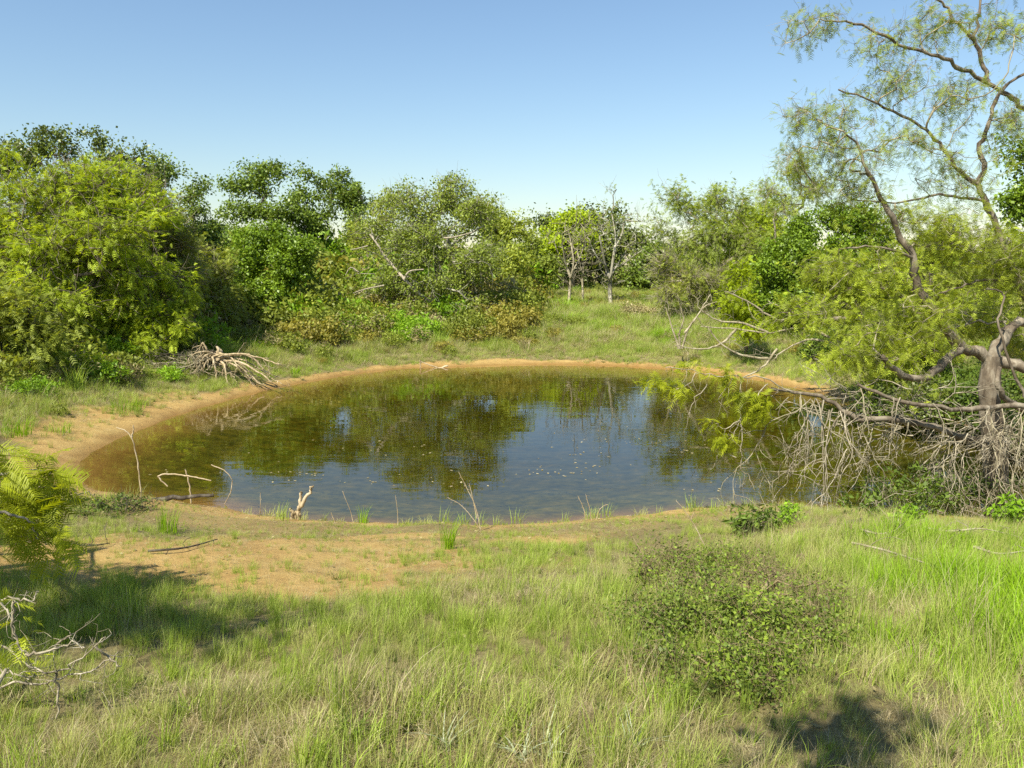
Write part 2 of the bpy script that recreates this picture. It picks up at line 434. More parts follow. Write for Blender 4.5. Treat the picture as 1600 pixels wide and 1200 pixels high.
class Wood:
    """continuous tapered tubes"""
    def __init__(self): self.v = []; self.q = []; self.n = 0
    def tube(self, pts, rad, sides=6, rough=0.0, rng=None, cap=True):
        pts = np.asarray(pts, float); rad = np.asarray(rad, float); m = len(pts)
        if m < 2: return
        tan = np.empty_like(pts); tan[1:-1] = pts[2:] - pts[:-2]; tan[0] = pts[1] - pts[0]; tan[-1] = pts[-1] - pts[-2]
        tan = unit(tan); ref = np.array([0.31, 0.17, 0.93]) if abs(tan[0][2]) < 0.8 else np.array([0.95, 0.2, 0.1])
        fr = []; a = np.cross(tan[0], ref); a /= np.linalg.norm(a)
        for i in range(m):
            a = a - tan[i] * np.dot(a, tan[i]); a = a / max(np.linalg.norm(a), 1e-6); fr.append(a)
        fr = np.array(fr); bn = np.cross(tan, fr)
        ang = np.arange(sides) * 2 * math.pi / sides
        rr = rad[:, None] * np.ones((1, sides))
        if rough and rng is not None: rr = rr * (1 + rng.uniform(-rough, rough, rr.shape))
        ring = pts[:, None] + rr[..., None] * (np.cos(ang)[None, :, None] * fr[:, None] + np.sin(ang)[None, :, None] * bn[:, None])
        self.v.append(ring.reshape(-1, 3))
        i0 = self.n + (np.arange(m - 1)[:, None] * sides); j = np.arange(sides)[None]; j2 = (j + 1) % sides
        self.q.append(np.stack([i0 + j, i0 + j2, i0 + sides + j2, i0 + sides + j], -1).reshape(-1, 4))
        if cap:   # close the end with a small fan folded from quads
            e = self.n + (m - 1) * sides
            if sides == 4: self.q.append(np.array([[e, e + 1, e + 2, e + 3]]))
            elif sides == 6: self.q.append(np.array([[e, e + 1, e + 2, e + 3], [e, e + 3, e + 4, e + 5]]))
        self.n += m * sides
    def mesh(self, name, mat):
        v = np.concatenate(self.v) if self.v else np.zeros((3, 3)); q = np.concatenate(self.q)
        return mesh_np(name, v, [q], None, True, mat)

class Leaves:
    def __init__(self): self.v = []; self.t = []; self.qd = []; self.r = []; self.c = []; self.n = 0
    def rhomb(self, o, d, s, L, W, rnd, cl, fold=0.0):
        """leaf blades: o base, d direction, s side, arrays"""
        n = len(o); L = np.broadcast_to(L, n)[:, None]; W = np.broadcast_to(W, n)[:, None]
        v = np.stack([o, o + d * L * 0.45 + s * W, o + d * L, o + d * L * 0.45 - s * W], 1).reshape(-1, 3)
        self.v.append(v); self.qd.append(self.n + np.arange(n * 4).reshape(-1, 4)); self.n += 4 * n
        self.r.append(np.repeat(rnd, 4)); self.c.append(np.repeat(cl, 4))
    def sliver(self, o, d, s, L, W, rnd, cl):
        n = len(o); L = np.broadcast_to(L, n)[:, None]; W = np.broadcast_to(W, n)[:, None]
        v = np.stack([o - s * W, o + s * W, o + d * L], 1).reshape(-1, 3)
        self.v.append(v); self.t.append(self.n + np.arange(n * 3).reshape(-1, 3)); self.n += 3 * n
        self.r.append(np.repeat(rnd, 3)); self.c.append(np.repeat(cl, 3))
    def mesh(self, name, mat):
        polys = []
        if self.qd: polys.append(np.concatenate(self.qd))
        if self.t: polys.append(np.concatenate(self.t))
        return mesh_np(name, np.concatenate(self.v), polys, {'rnd': np.concatenate(self.r), 'clump': np.concatenate(self.c)}, False, mat)

def rand_unit(rng, n):
    return unit(rng.normal(size=(n, 3)))

def spray(rng, centers, per, rad, flat, longi, thin):
    """offsets that spread the leaves of a clump along its branchlet"""
    m = len(centers); ax = unit(unit(centers - centers.mean(0)) * 0.8 + rand_unit(rng, m) * 0.9 + np.array([0, 0, 0.15])); n = m * per
    size = np.repeat(rng.uniform(0.55, 1.35, m), per)[:, None]; t = rng.uniform(-0.75, 1.0, (n, 1)); k = np.repeat(ax, per, 0)
    g = rng.normal(size=(n, 3)) * rad * thin * (1.15 - 0.5 * np.abs(t)); g[:, 2] *= flat
    return (k * t * rad * longi + g) * size, k

def broad_leaves(lv, rng, centers, per, rad, L, W, up=0.55, flat=0.7):
    """clumps of broad leaves"""
    n = len(centers) * per; c = np.repeat(centers, per, 0); cl = np.repeat(rng.random(len(centers)), per)
    off, _k = spray(rng, centers, per, rad, flat, 0.95, 0.42)
    nrm = unit(rand_unit(rng, n) + unit(off) * 0.5 + np.array([0, 0, up]))
    d = unit(np.cross(nrm, rand_unit(rng, n))); d = unit(d + np.array([0, 0, -0.15])); s = unit(np.cross(nrm, d))
    k = rng.uniform(0.6, 1.35, n)
    lv.rhomb(c + off, d, s, L * k, W * k, rng.random(n), cl)

def feather_leaves(lv, rng, centers, per, rad, L, W, flat=0.8, droop=0.5):
    """mesquite-like: narrow drooping slivers set in little combs"""
    per = max(6, int(per * 0.55))
    nf = len(centers) * per; c = np.repeat(centers, per, 0); cl = np.repeat(rng.random(len(centers)), per)
    off, k_ = spray(rng, centers, per, rad, flat, 1.5, 0.36)
    d = unit(rand_unit(rng, nf) * 0.9 + k_ * 0.5 + unit(off) * 0.3 + np.array([0, 0, -droop])); o = c + off
    fronds(lv, rng, o, d, L, W, 4, cl)

def fronds(lv, rng, o, d, L, W, pairs, cl, spread=0.9):
    """compound leaves: rachis along d with leaflet pairs of length L*0.5"""
    n = len(o); s = unit(np.cross(d, unit(np.array([0, 0, 1.0]) + 0.4 * rng.normal(size=(n, 3))))); rn = rng.random(n)
    k = rng.uniform(0.7, 1.25, n)
    for i in range(pairs):
        f = (i + 0.6) / pairs
        base = o + d * (L * k * f)[:, None] + np.array([0, 0, -1.0]) * (L * k * f * f * 0.25)[:, None]
        for sg in (-1, 1):
            ld = unit(s * sg * spread + d * 0.55 + np.array([0, 0, -0.25]) + 0.12 * rng.normal(size=(n, 3)))
            ls = unit(d - ld * np.sum(d * ld, 1, keepdims=True))
            lv.sliver(base, ld, ls, L * 0.55 * k * (1.05 - 0.4 * abs(f - 0.45)), W * k, np.clip(rn + 0.15 * rng.normal(size=n), 0, 1), cl)

def in_lobes(rng, lobes, n, hollow=0.5):
    """random points in ellipsoids (c, rx, ry, rz), chosen by volume"""
    vol = np.array([(l[1] * l[2] * l[3]) ** 0.8 for l in lobes]); pick = rng.choice(len(lobes), n, p=vol / vol.sum())
    u = rand_unit(rng, n) * (hollow + (1 - hollow) * rng.random((n, 1))) ** 0.8
    c = np.array([lobes[i][0] for i in pick]); r = np.array([lobes[i][1:4] for i in pick])
    wobl = 1 + 0.55 * (fbm(c[:, 0] * 0.7 + u[:, 0] * 2.1 + 7, u[:, 1] * 2.1 + u[:, 2] * 2.6 + c[:, 2], 88, 3) - 0.5) + 0.07 * rng.normal(size=n)
    return c + u * r * wobl[:, None]

def px_line(pts, sub=5):
    return catmull([P(*p) for p in pts], sub)

def skeleton(rng, guides, targets, w_path=0.35, step=0.45, wob=0.08, tip=0.006, power=2.2, sag=0.0):
    """guides: list of polylines (first starts at the base). Returns node arrays and chains."""
    pos = []; par = []; plen = []
    for gi, gd in enumerate(guides):
        gd = np.asarray(gd, float)
        if gi == 0: prev = -1; st = 0
        else:
            A = np.array(pos); prev = int(np.argmin(np.linalg.norm(A - gd[0], axis=1))); st = 0 if np.linalg.norm(A[prev] - gd[0]) > 0.05 else 1
        for p in gd[st:]:
            pos.append(p); par.append(prev); plen.append(0 if prev < 0 else plen[prev] + np.linalg.norm(p - pos[prev])); prev = len(pos) - 1
    basep = np.array(guides[0][-1])
    order = np.argsort(np.linalg.norm(targets - basep, axis=1)); cap = len(pos) + len(targets) * 14
    A = np.zeros((cap, 3)); PL = np.zeros(cap); n = len(pos); A[:n] = pos; PL[:n] = plen; tips = []
    low = int(max(0, len(guides[0]) * 0.35))
    for ti in order:
        p = targets[ti]; dd = np.linalg.norm(A[low:n] - p, axis=1); up = np.maximum(0, A[low:n, 2] - p[2])
        q = low + int(np.argmin(dd + w_path * PL[low:n] * 0.5 + 0.5 * up))
        dist = dd[q - low]; m = max(1, min(12, int(round(dist / step)))); a = A[q].copy(); prev = q
        dirp = A[q] - A[par[q]] if par[q] >= 0 else np.array([0, 0, 1.0]); dirp = dirp / max(np.linalg.norm(dirp), 1e-6)
        c1 = a + dirp * dist * 0.35 + rng.normal(size=3) * dist * 0.08
        for j in range(1, m + 1):
            t = j / m; x = (1 - t) ** 2 * a + 2 * t * (1 - t) * c1 + t * t * p
            if j < m: x = x + rng.normal(size=3) * wob * min(1, dist)
            x = x - np.array([0, 0, sag * t * t])
            A[n] = x; PL[n] = PL[prev] + np.linalg.norm(x - A[prev]); par.append(prev); prev = n; n += 1
        tips.append(prev)
    A = A[:n]; par = np.array(par)
    r = np.zeros(n); kids = [[] for _ in range(n)]
    for i in range(n):
        if par[i] >= 0: kids[par[i]].append(i)
    for i in range(n - 1, -1, -1):
        r[i] = tip if not kids[i] else (sum(r[k] ** power for k in kids[i]) + 0.02 * tip ** power) ** (1 / power)
    for i in range(n - 1, -1, -1): r[i] = max(r[i], 1e-4)
    return A, par, r, kids, np.array(tips)

def wood_from(w, A, par, r, kids, scale=1.0, rmax=None, sides=6, rng=None, rmin=0.0):
    """chains following the thickest child"""
    rr = r * scale
    if rmax: rr = np.minimum(rr, rmax * (0.6 + 0.4 * rr / rr.max()))
    stack = [0]; starts = [(0, -1)]
    while starts:
        s, pr = starts.pop()
        chain = [s] if pr < 0 else [pr, s]; cur = s
        while kids[cur]:
            ks = sorted(kids[cur], key=lambda k: -rr[k])
            for k in ks[1:]: starts.append((k, cur))
            cur = ks[0]; chain.append(cur)
        rad = rr[chain].copy()
        if pr >= 0: rad[0] = min(rad[0], rad[1] * 1.25)
        rad[-1] *= 0.35
        if rad.max() < rmin: continue
        sd = sides if rad.max() > 0.03 else (4 if rad.max() > 0.012 else 3)
        w.tube(A[chain], rad, sd, 0.10, rng)

def twigs_at(w, rng, pts, per, L, r, outward=None, droop=0.0, zig=0.18, base=None):
    """short 3-sided twigs out of the clumps"""
    for i, p in enumerate(pts):
        for k in range(per):
            d = unit(rng.normal(size=3) + (outward[i] * 0.9 if outward is not None else 0) + np.array([0, 0, -droop]))
            l = L * rng.uniform(0.5, 1.3); q = [p]
            for j in range(3):
                d = unit(d + rng.normal(size=3) * zig); q.append(q[-1] + d * l / 3)
            w.tube(q, [r, r * 0.8, r * 0.6, r * 0.3], 3, cap=False)

def lobes_px(specs, Y, depth=None, dome=0.0):
    """px ellipses (u, v, ru, rv[, Y]) -> world ellipsoids; the depth radius follows the width"""
    out = []; vtop = min(s[1] for s in specs)
    for s in specs:                # the lower a clump hangs, the further the dome of the crown swells forward
        y = s[4] if len(s) > 4 else Y - dome * (s[1] - vtop) * Y / FPX
        c = P(s[0], s[1], y); k = y / FPX
        out.append((c, s[2] * k, (depth if depth else min(s[2], s[3] * 1.3) * k), s[3] * k))
    return out

def make_tree(name, label, cat, uv_base, Y, lobes, leaf, bark, n_cl, per, rad, L, W, seed, style='broad', trunk_r=0.15,
              guides=None, stems=1, group=None, twig=(0, 0.3, 0.006), trunk_frac=0.35, hollow=0.5, w_path=0.35, flat=0.7, base_xy=None,
              tips_keep=1.0, lean=0.0, bare_frac=0.0, crown_name='crown', up=0.55, lumps=5, dome=0.55, tip_r=0.006):
    rng = np.random.default_rng(seed)
    if base_xy is None: b = P(uv_base, 500, Y)[:2]
    else: b = np.array(base_xy)
    base = np.array([b[0], b[1], hz(b[0], b[1]) - 0.08])
    lb = []
    for (c_, rx_, ry_, rz_) in lobes_px(lobes, Y, None, dome):        # every lobe breaks up into uneven sub-clumps
        for j in range(lumps):
            q = rand_unit(rng, 1)[0] * (0.25 + 0.5 * rng.random()); f = rng.uniform(0.34, 0.64); f2 = f * rng.uniform(0.65, 1.0)
            lb.append((c_ + q * np.array([rx_, ry_, rz_]), rx_ * f, ry_ * f, rz_ * f2))
    T = in_lobes(rng, lb, n_cl, hollow); far_ = rng.random(n_cl) < 0.06; cc_ = np.mean([l[0] for l in lb], 0); T[far_] = cc_ + (T[far_] - cc_) * rng.uniform(1.05, 1.2, (int(far_.sum()), 1)); T[:, 2] = np.maximum(T[:, 2], height(T[:, 0], T[:, 1]) + 0.15)
    ctr = T.mean(0)
    if guides is None:
        guides = []
        for sidx in range(stems):
            topp = base + (ctr - base) * trunk_frac
            off = np.array([math.cos(sidx * 2.4 + seed), math.sin(sidx * 2.4 + seed), 0]) * (0 if stems == 1 else 0.30 * np.linalg.norm(topp - base))
            mid = (base + topp) / 2 + off * 0.6 + rng.normal(size=3) * 0.06 * np.linalg.norm(topp - base)
            g = catmull([base + off * 0.10, mid, topp + off], 4)
            guides.append(g)
    A, par, r, kids, tips = skeleton(rng, guides, T, w_path, tip=tip_r)
    sc_ = trunk_r / r[0]
    w = Wood(); wood_from(w, A, par, r, kids, sc_, None, 6, rng)
    out = unit(A[tips] - ctr)
    if twig[0]: twigs_at(w, rng, A[tips], twig[0], twig[1], twig[2], out)
    root = empty(name, tuple(base), label, cat, group)
    wm = w.mesh('trunk', bark); to = link('trunk', wm, root); to.location = tuple(-base)
    lv = Leaves(); C = A[tips]
    if bare_frac: C = C[rng.random(len(C)) > bare_frac]
    if per:
        if style == 'broad': per = int(per * 0.86); L *= 1.05; broad_leaves(lv, rng, C, per, rad, L, W, up, flat)
        else: feather_leaves(lv, rng, C, per, rad, L, W, flat)
        co = link(crown_name, lv.mesh(crown_name, leaf), root); co.location = tuple(-base)
    return root

# ------------------------------------------------------------------ the woods round the pond
MES = dict(style='feather')
# far back
rngw = np.random.default_rng(77)
def wood_mass():
    lv = Leaves(); w = Wood()
    for k in range(95):
        a = rngw.uniform(-0.86, 0.86); D = rngw.uniform(74, 105); x = D * math.tan(a); y = D
        hgt = rngw.uniform(3.0, 5.6) * (1.12 if a < 0 else 0.82)
        if 0.03 < a < 0.28: hgt *= 0.8
        if a > 0.33: hgt *= 0.75
        z0 = hz(x, y); rw = rngw.uniform(2.0, 4.2)
        lb = [(np.array([x + rngw.normal() * rw * 0.5, y + rngw.normal() * 1.2, z0 + hgt * rngw.uniform(0.35, 0.72)]), rw * rngw.uniform(0.5, 0.9), rw * 0.6, hgt * rngw.uniform(0.25, 0.36)) for _ in range(4)]
        T = in_lobes(rngw, lb, 26, 0.5); T = T[T[:, 2] > z0 + 0.2]
        broad_leaves(lv, rngw, T, 9, 0.75, 0.46, 0.15)
        w.tube([(x, y, z0 - 0.2), (x + 0.2, y, z0 + hgt * 0.4), (x + 0.1, y, z0 + hgt * 0.7)], [0.16, 0.12, 0.04], 4)
    o = link('distant_wood', lv.mesh('distant_wood', M['elm']), kind='stuff'); o['label'] = 'far belt of woodland behind the pond trees'
    o2 = link('distant_trunks', w.mesh('distant_trunks', M['bark']), kind='stuff'); o2['label'] = 'trunks of the far belt of woodland'
wood_mass()

T_ = make_tree
# --- left side
T_('oak_tree', 'dark green oak whose crown rises above the mesquites at the far left', 'tree', 120, 33,
   [(60, 232, 60, 35), (130, 214, 55, 22), (180, 250, 42, 28), (110, 290, 90, 50), (20, 250, 50, 40), (130, 380, 110, 90)], M['oak_dark'], M['bark_dark'], 300, 105, 0.55, 0.13, 0.04, 11)
T_('oak_tree', 'dull green oak behind the grey twiggy mesquite, second crown from the left on the skyline', 'tree', 265, 37,
   [(250, 285, 42, 32), (292, 305, 28, 32), (235, 310, 30, 40), (310, 345, 28, 30), (275, 380, 70, 60), (330, 370, 26, 30)], M['oak'], M['bark_dark'], 280, 110, 0.50, 0.12, 0.04, 12)
T_('oak_tree', 'green oak with an open domed crown and sky showing between its limbs', 'tree', 440, 47,
   [(385, 300, 36, 22), (430, 272, 52, 24), (470, 300, 26, 24), (360, 345, 22, 26), (400, 330, 40, 26), (455, 345, 40, 30), (440, 400, 80, 50), (470, 440, 70, 30)], M['oak'], M['bark_dark'], 270, 95, 0.62, 0.16, 0.05, 13, hollow=0.35)
T_('oak_tree', 'green oak right of the domed oak, partly hidden by the big greyish tree', 'tree', 520, 48,
   [(510, 294, 46, 28), (550, 308, 34, 34), (500, 345, 46, 34), (560, 360, 30, 40), (520, 410, 70, 50), (540, 450, 60, 26)], M['oak'], M['bark_dark'], 250, 95, 0.62, 0.16, 0.05, 14)
T_('oak_tree', 'round bushy oak with shaded lower crown standing left of the reddish scrub', 'tree', 415, 33,
   [(415, 375, 52, 32), (380, 420, 34, 45), (445, 415, 40, 45), (410, 455, 52, 34), (470, 395, 25, 20), (440, 475, 36, 20)], M['oak_bright'], M['bark'], 330, 125, 0.42, 0.105, 0.036, 15, trunk_r=0.12)
# left mesquite mass
T_('mesquite_tree', 'large yellow green mesquite at the left edge above the bank', 'tree', 60, 23.5,
   [(40, 300, 70, 50), (100, 270, 60, 40), (20, 380, 70, 60), (110, 350, 70, 55), (60, 440, 80, 50), (150, 300, 45, 40), (0, 250, 40, 30), (80, 390, 80, 50), (180, 380, 60, 50), (30, 460, 60, 40), (-20, 330, 60, 60), (100, 480, 60, 30)], M['mesquite'], M['bark'], 430, 46, 0.36, 0.16, 0.014, 21, 'feather', lumps=7,
   twig=(3, 0.8, 0.011), trunk_r=0.17, stems=3)
T_('mesquite_tree', 'yellow green mesquite in the middle of the left thicket, pale limbs showing', 'tree', 165, 25,
   [(170, 300, 55, 45), (200, 345, 55, 50), (150, 400, 60, 50), (215, 420, 50, 45), (130, 340, 40, 40), (180, 460, 60, 40)], M['mesquite'], M['bark'], 360, 58, 0.36, 0.16, 0.014, 22, 'feather', lumps=7,
   twig=(3, 0.8, 0.011), trunk_r=0.15, stems=3)
T_('mesquite_tree', 'grey twiggy mesquite with thin foliage between the left thicket and the dull oak', 'tree', 255, 27,
   [(235, 330, 40, 40), (260, 385, 50, 45), (230, 430, 55, 45), (285, 440, 40, 35)], M['mesquite_grey'], M['twig_grey'], 300, 44, 0.38, 0.16, 0.015, 23, 'feather', lumps=7,
   twig=(4, 0.8, 0.011), trunk_r=0.13, stems=3)
T_('mesquite_tree', 'low bright mesquite leaning over the fallen tree on the left bank', 'tree', 190, 23.5,
   [(190, 480, 60, 42), (255, 500, 48, 38), (130, 500, 50, 40), (230, 530, 55, 24), (280, 470, 30, 30), (90, 470, 50, 40)], M['mesquite'], M['bark'], 360, 58, 0.30, 0.14, 0.012, 24, 'feather',
   twig=(4, 0.45, 0.005), trunk_r=0.12, stems=3)
T_('mesquite_tree', 'shaded mesquite with drooping dark green leaves at the left edge above bare soil', 'tree', 5, 19,
   [(20, 500, 60, 40), (60, 540, 50, 34), (10, 570, 50, 34), (-40, 480, 60, 60)], M['mesquite_grey'], M['bark_dark'], 220, 60, 0.36, 0.15, 0.015, 25, 'feather',
   twig=(3, 0.5, 0.006), trunk_r=0.14, stems=2)
T_('mesquite_tree', 'olive haze of a thin mesquite between the left thicket and the round oak', 'tree', 320, 30,
   [(300, 400, 46, 40), (335, 430, 36, 36), (310, 500, 50, 30), (300, 460, 36, 34), (345, 470, 26, 26)], M['mesquite_grey'], M['twig_grey'], 240, 44, 0.38, 0.15, 0.015, 26, 'feather',
   twig=(4, 0.5, 0.007), trunk_r=0.09, stems=3)
# --- the big greyish tree in the middle with pale leaning limbs
bx = P(690, 500, 37); zb = hz(bx[0], 37) - 0.1; B0 = np.array([bx[0], 37, zb])
gd = [catmull([B0, P(690, 470, 37), P(684, 420, 37), P(680, 370, 37), P(672, 330, 37)], 4),
      catmull([P(690, 470, 37), P(655, 462, 36.2), P(628, 432, 35.6), P(600, 398, 35.2), P(584, 372, 35)], 4),
      catmull([P(684, 420, 37), P(705, 385, 36.4), P(740, 362, 36), P(760, 350, 36)], 4),
      catmull([P(655, 462, 36.2), P(640, 440, 35.4), P(600, 446, 35)], 4)]
elm_ = T_('broadleaf_tree', 'largest greyish green tree at the centre of the far bank with pale leaning limbs', 'tree', 690, 37,
   [(640, 322, 50, 38), (700, 308, 54, 42), (745, 335, 50, 44), (590, 370, 42, 38), (680, 380, 70, 50), (660, 350, 50, 40), (650, 400, 75, 44), (740, 420, 56, 50), (600, 440, 56, 40), (690, 455, 80, 44), (620, 480, 50, 26), (750, 480, 50, 28), (770, 400, 34, 44), (645, 288, 12, 16), (700, 290, 18, 14), (605, 310, 14, 18)],
   M['elm'], M['bark_pale'], 720, 58, 0.45, 0.105, 0.033, 31, guides=gd, trunk_r=0.20, twig=(3, 0.7, 0.008), hollow=0.25)
for l_, r_ in [([(690, 492, 35), (668, 470, 34.2), (650, 455, 33.8), (632, 436, 33.5), (618, 420, 34.4), (600, 398, 34.6), (590, 382, 34.6), (578, 366, 34.8)], 0.085), ([(632, 436, 33.4), (640, 424, 33.3), (662, 421, 33.2)], 0.05),                ([(694, 372, 33.8), (712, 370, 33.6), (738, 363, 33.5)], 0.045), ([(600, 446, 33.3), (570, 452, 33.3), (552, 458, 33.4)], 0.035), ([(560, 425, 33.6), (548, 418, 33.6), (540, 430, 33.6)], 0.03), ([(575, 384, 34), (560, 388, 34), (548, 390, 34.2)], 0.03)]:
    w_ = Wood(); pl_ = px_line(l_, 5); w_.tube(pl_, np.linspace(r_, r_ * 0.45, len(pl_)), 7, 0.12, np.random.default_rng(3)); o_ = link('limb', w_.mesh('limb', M['twig']), elm_); o_.location = tuple(-np.array(elm_.location))
T_('broadleaf_tree', 'yellowish rounded tree just behind the right shoulder of the big greyish tree', 'tree', 770, 45,
   [(760, 345, 40, 34), (790, 370, 30, 36), (740, 330, 36, 26), (800, 410, 34, 40), (780, 450, 50, 30)], M['mesquite_grey'], M['bark'], 240, 85, 0.6, 0.15, 0.045, 32)
T_('broadleaf_tree', 'thin airy tree between the domed oak and the big greyish tree', 'tree', 590, 44,
   [(600, 330, 30, 30), (570, 370, 30, 34), (620, 360, 30, 30), (590, 410, 36, 36), (580, 450, 50, 30)], M['mesquite_grey'], M['bark'], 170, 50, 0.55, 0.13, 0.04, 33, twig=(4, 0.7, 0.009))
# --- centre-right, further off
T_('oak_tree', 'dark oak beyond the gap, left of the leafless tree', 'tree', 940, 60,
   [(860, 350, 26, 16), (900, 345, 34, 20), (950, 345, 30, 18), (985, 375, 24, 24), (930, 390, 60, 34), (870, 400, 40, 34), (1010, 400, 30, 24), (890, 430, 50, 22), (970, 430, 50, 22)], M['oak_dark'], M['bark_dark'], 270, 85, 0.85, 0.22, 0.07, 41)
T_('oak_tree', 'bright yellow green crown topping the trees beyond the gap', 'tree', 895, 57,
   [(885, 352, 28, 24), (905, 345, 22, 20), (870, 375, 26, 22), (915, 375, 22, 22)], M['lime'], M['bark'], 120, 85, 0.7, 0.19, 0.06, 42)
T_('oak_tree', 'low green tree in the hollow right of the big greyish tree', 'tree', 830, 50,
   [(830, 400, 34, 26), (800, 425, 36, 26), (855, 425, 34, 22)], M['elm'], M['bark'], 150, 85, 0.6, 0.16, 0.05, 43)
T_('oak_tree', 'green tree behind the slim mesquites, right of the leafless tree', 'tree', 1035, 56,
   [(1030, 400, 30, 24), (1060, 420, 34, 26), (1000, 420, 30, 26), (1090, 410, 34, 30), (1050, 445, 60, 24), (1000, 450, 40, 18)], M['oak'], M['bark_dark'], 190, 85, 0.7, 0.19, 0.06, 44)
def bare_tree(label, Y, forks, seed, r, mat, leaf=None):
    rng = np.random.default_rng(seed); g = [catmull([P(u, v, Y + 0.5 * math.sin(k * 2.0 + j)) for j, (u, v) in enumerate(l)], 3) for k, l in enumerate(forks)]
    b = g[0][0].copy(); b[2] = hz(b[0], b[1]) - 0.1; g[0][0] = b
    ends = np.concatenate([q[-5:] for q in g]); T = np.repeat(ends, 2, 0) + rng.normal(size=(len(ends) * 2, 3)) * [0.45, 0.45, 0.45] + [0, 0, 0.35]
    A, par, rr, kids, tips = skeleton(rng, g, T, 0.1, 0.3, 0.06, 0.010); w = Wood(); wood_from(w, A, par, rr, kids, r / rr[0], None, 6, rng)
    twigs_at(w, rng, A[tips], 3, 0.8, 0.009, np.tile([0, 0, 1.0], (len(tips), 1)), 0, 0.2)
    root = empty('bare_tree', tuple(b), label, 'tree'); o = link('trunk', w.mesh('trunk', mat), root); o.location = tuple(-b)
    if leaf:
        lv = Leaves(); feather_leaves(lv, rng, A[tips], 16, 0.4, 0.14, 0.016); o = link('foliage', lv.mesh('foliage', leaf), root); o.location = tuple(-b)
bare_tree('pale leafless tree with forked trunk in the meadow gap', 44, [[(954, 474), (953, 455), (954, 435)], [(953, 440), (946, 415), (940, 385), (936, 365)], [(954, 435), (958, 405), (962, 375), (958, 345), (955, 330)], [(955, 430), (970, 405), (982, 385), (990, 365)],
    [(958, 420), (975, 412), (990, 400), (1002, 392)], [(946, 415), (932, 400), (922, 380)], [(962, 385), (972, 365), (975, 345)]], 51, 0.12, M['bark_pale'], M['mesquite_grey'])
bare_tree('smaller leafless brownish tree left of the pale forked one', 43, [[(889, 474), (890, 455), (892, 435)], [(892, 435), (884, 415), (872, 395), (866, 378)], [(892, 435), (896, 410), (893, 385), (888, 360)], [(894, 425), (905, 405), (912, 385), (914, 365)], [(884, 415), (880, 390), (878, 365)]], 52, 0.08, M['twig_grey'])
bare_tree('thin leafless sapling between the two bare trees', 45, [[(911, 462), (910, 440), (912, 420)], [(912, 420), (918, 400), (922, 375)], [(911, 430), (905, 408), (902, 390)]], 53, 0.06, M['twig_grey'])
# --- right-centre mesquites
T_('mesquite_tree', 'tall airy mesquite with many slim upright stems, centre right skyline', 'tree', 1110, 40,
   [(1060, 320, 30, 24), (1085, 345, 26, 30), (1120, 315, 30, 24), (1155, 335, 30, 30), (1040, 360, 24, 26), (1110, 380, 50, 36), (1160, 390, 36, 36), (1110, 430, 50, 30)], M['mesquite_pale'], M['twig_grey'], 270, 44, 0.55, 0.19, 0.017, 61, 'feather', twig=(3, 0.8, 0.009), trunk_r=0.12, stems=4, trunk_frac=0.55, w_path=0.15)
T_('mesquite_tree', 'fuller yellow green mesquite behind the airy one, left of the bright green oak', 'tree', 1190, 43,
   [(1190, 340, 30, 36), (1170, 370, 32, 34), (1215, 370, 26, 30), (1145, 400, 34, 34), (1190, 420, 36, 36), (1150, 450, 60, 34)], M['mesquite'], M['bark'], 260, 70, 0.6, 0.20, 0.020, 62, 'feather', twig=(3, 0.7, 0.009), trunk_r=0.12, stems=3)
T_('mesquite_tree', 'small pale mesquite leaning left of the airy one over the meadow', 'tree', 1075, 36,
   [(1035, 420, 26, 26), (1070, 440, 30, 26), (1100, 450, 26, 26), (1050, 470, 24, 24), (1130, 430, 24, 24)], M['mesquite_grey'], M['twig_grey'], 210, 22, 0.42, 0.15, 0.015, 63, 'feather', twig=(7, 0.8, 0.008), trunk_r=0.08, stems=4, w_path=0.15)
T_('mesquite_tree', 'thin see-through mesquite top rising over the bright green oak', 'tree', 1245, 38,
   [(1210, 290, 24, 24), (1240, 270, 26, 24), (1270, 300, 24, 26), (1225, 320, 26, 26)], M['mesquite_pale'], M['twig_grey'], 130, 26, 0.5, 0.16, 0.014, 64, 'feather', twig=(4, 0.8, 0.008), trunk_r=0.08, stems=2, trunk_frac=0.7)
T_('oak_tree', 'bright green oak with a dense crown at centre right behind the dead branches', 'tree', 1235, 31,
   [(1225, 400, 36, 30), (1255, 370, 28, 30), (1205, 430, 32, 36), (1250, 440, 38, 34), (1235, 400, 40, 40), (1270, 405, 22, 24), (1225, 470, 38, 24)], M['oak_bright'], M['bark_dark'], 330, 120, 0.40, 0.105, 0.036, 65, trunk_r=0.12)
T_('oak_tree', 'dark green oak right of the bright oak, seen through mesquite twigs', 'tree', 1340, 34,
   [(1310, 345, 28, 22), (1345, 350, 36, 24), (1375, 370, 20, 22), (1330, 385, 40, 26), (1330, 430, 50, 34)], M['oak_bright'], M['bark_dark'], 240, 95, 0.5, 0.125, 0.04, 66, trunk_r=0.12)
T_('oak_tree', 'dark leafy tree cut by the right edge of the view, behind the big mesquite', 'tree', 1640, 22,
   [(1610, 240, 40, 45), (1600, 310, 44, 45), (1650, 280, 50, 60), (1640, 380, 60, 60)], M['oak_bright'], M['bark_dark'], 230, 120, 0.42, 0.10, 0.034, 67, trunk_r=0.14)
T_('mesquite_tree', 'yellow green mesquite sapling beside the dead branches on the right bank', 'tree', 1165, 27,
   [(1150, 440, 24, 22), (1165, 470, 26, 26), (1140, 480, 20, 22), (1175, 510, 30, 22), (1155, 420, 12, 14)], M['lime'], M['bark'], 170, 42, 0.26, 0.13, 0.014, 68, 'feather', twig=(2, 0.3, 0.005), trunk_r=0.05, stems=3)
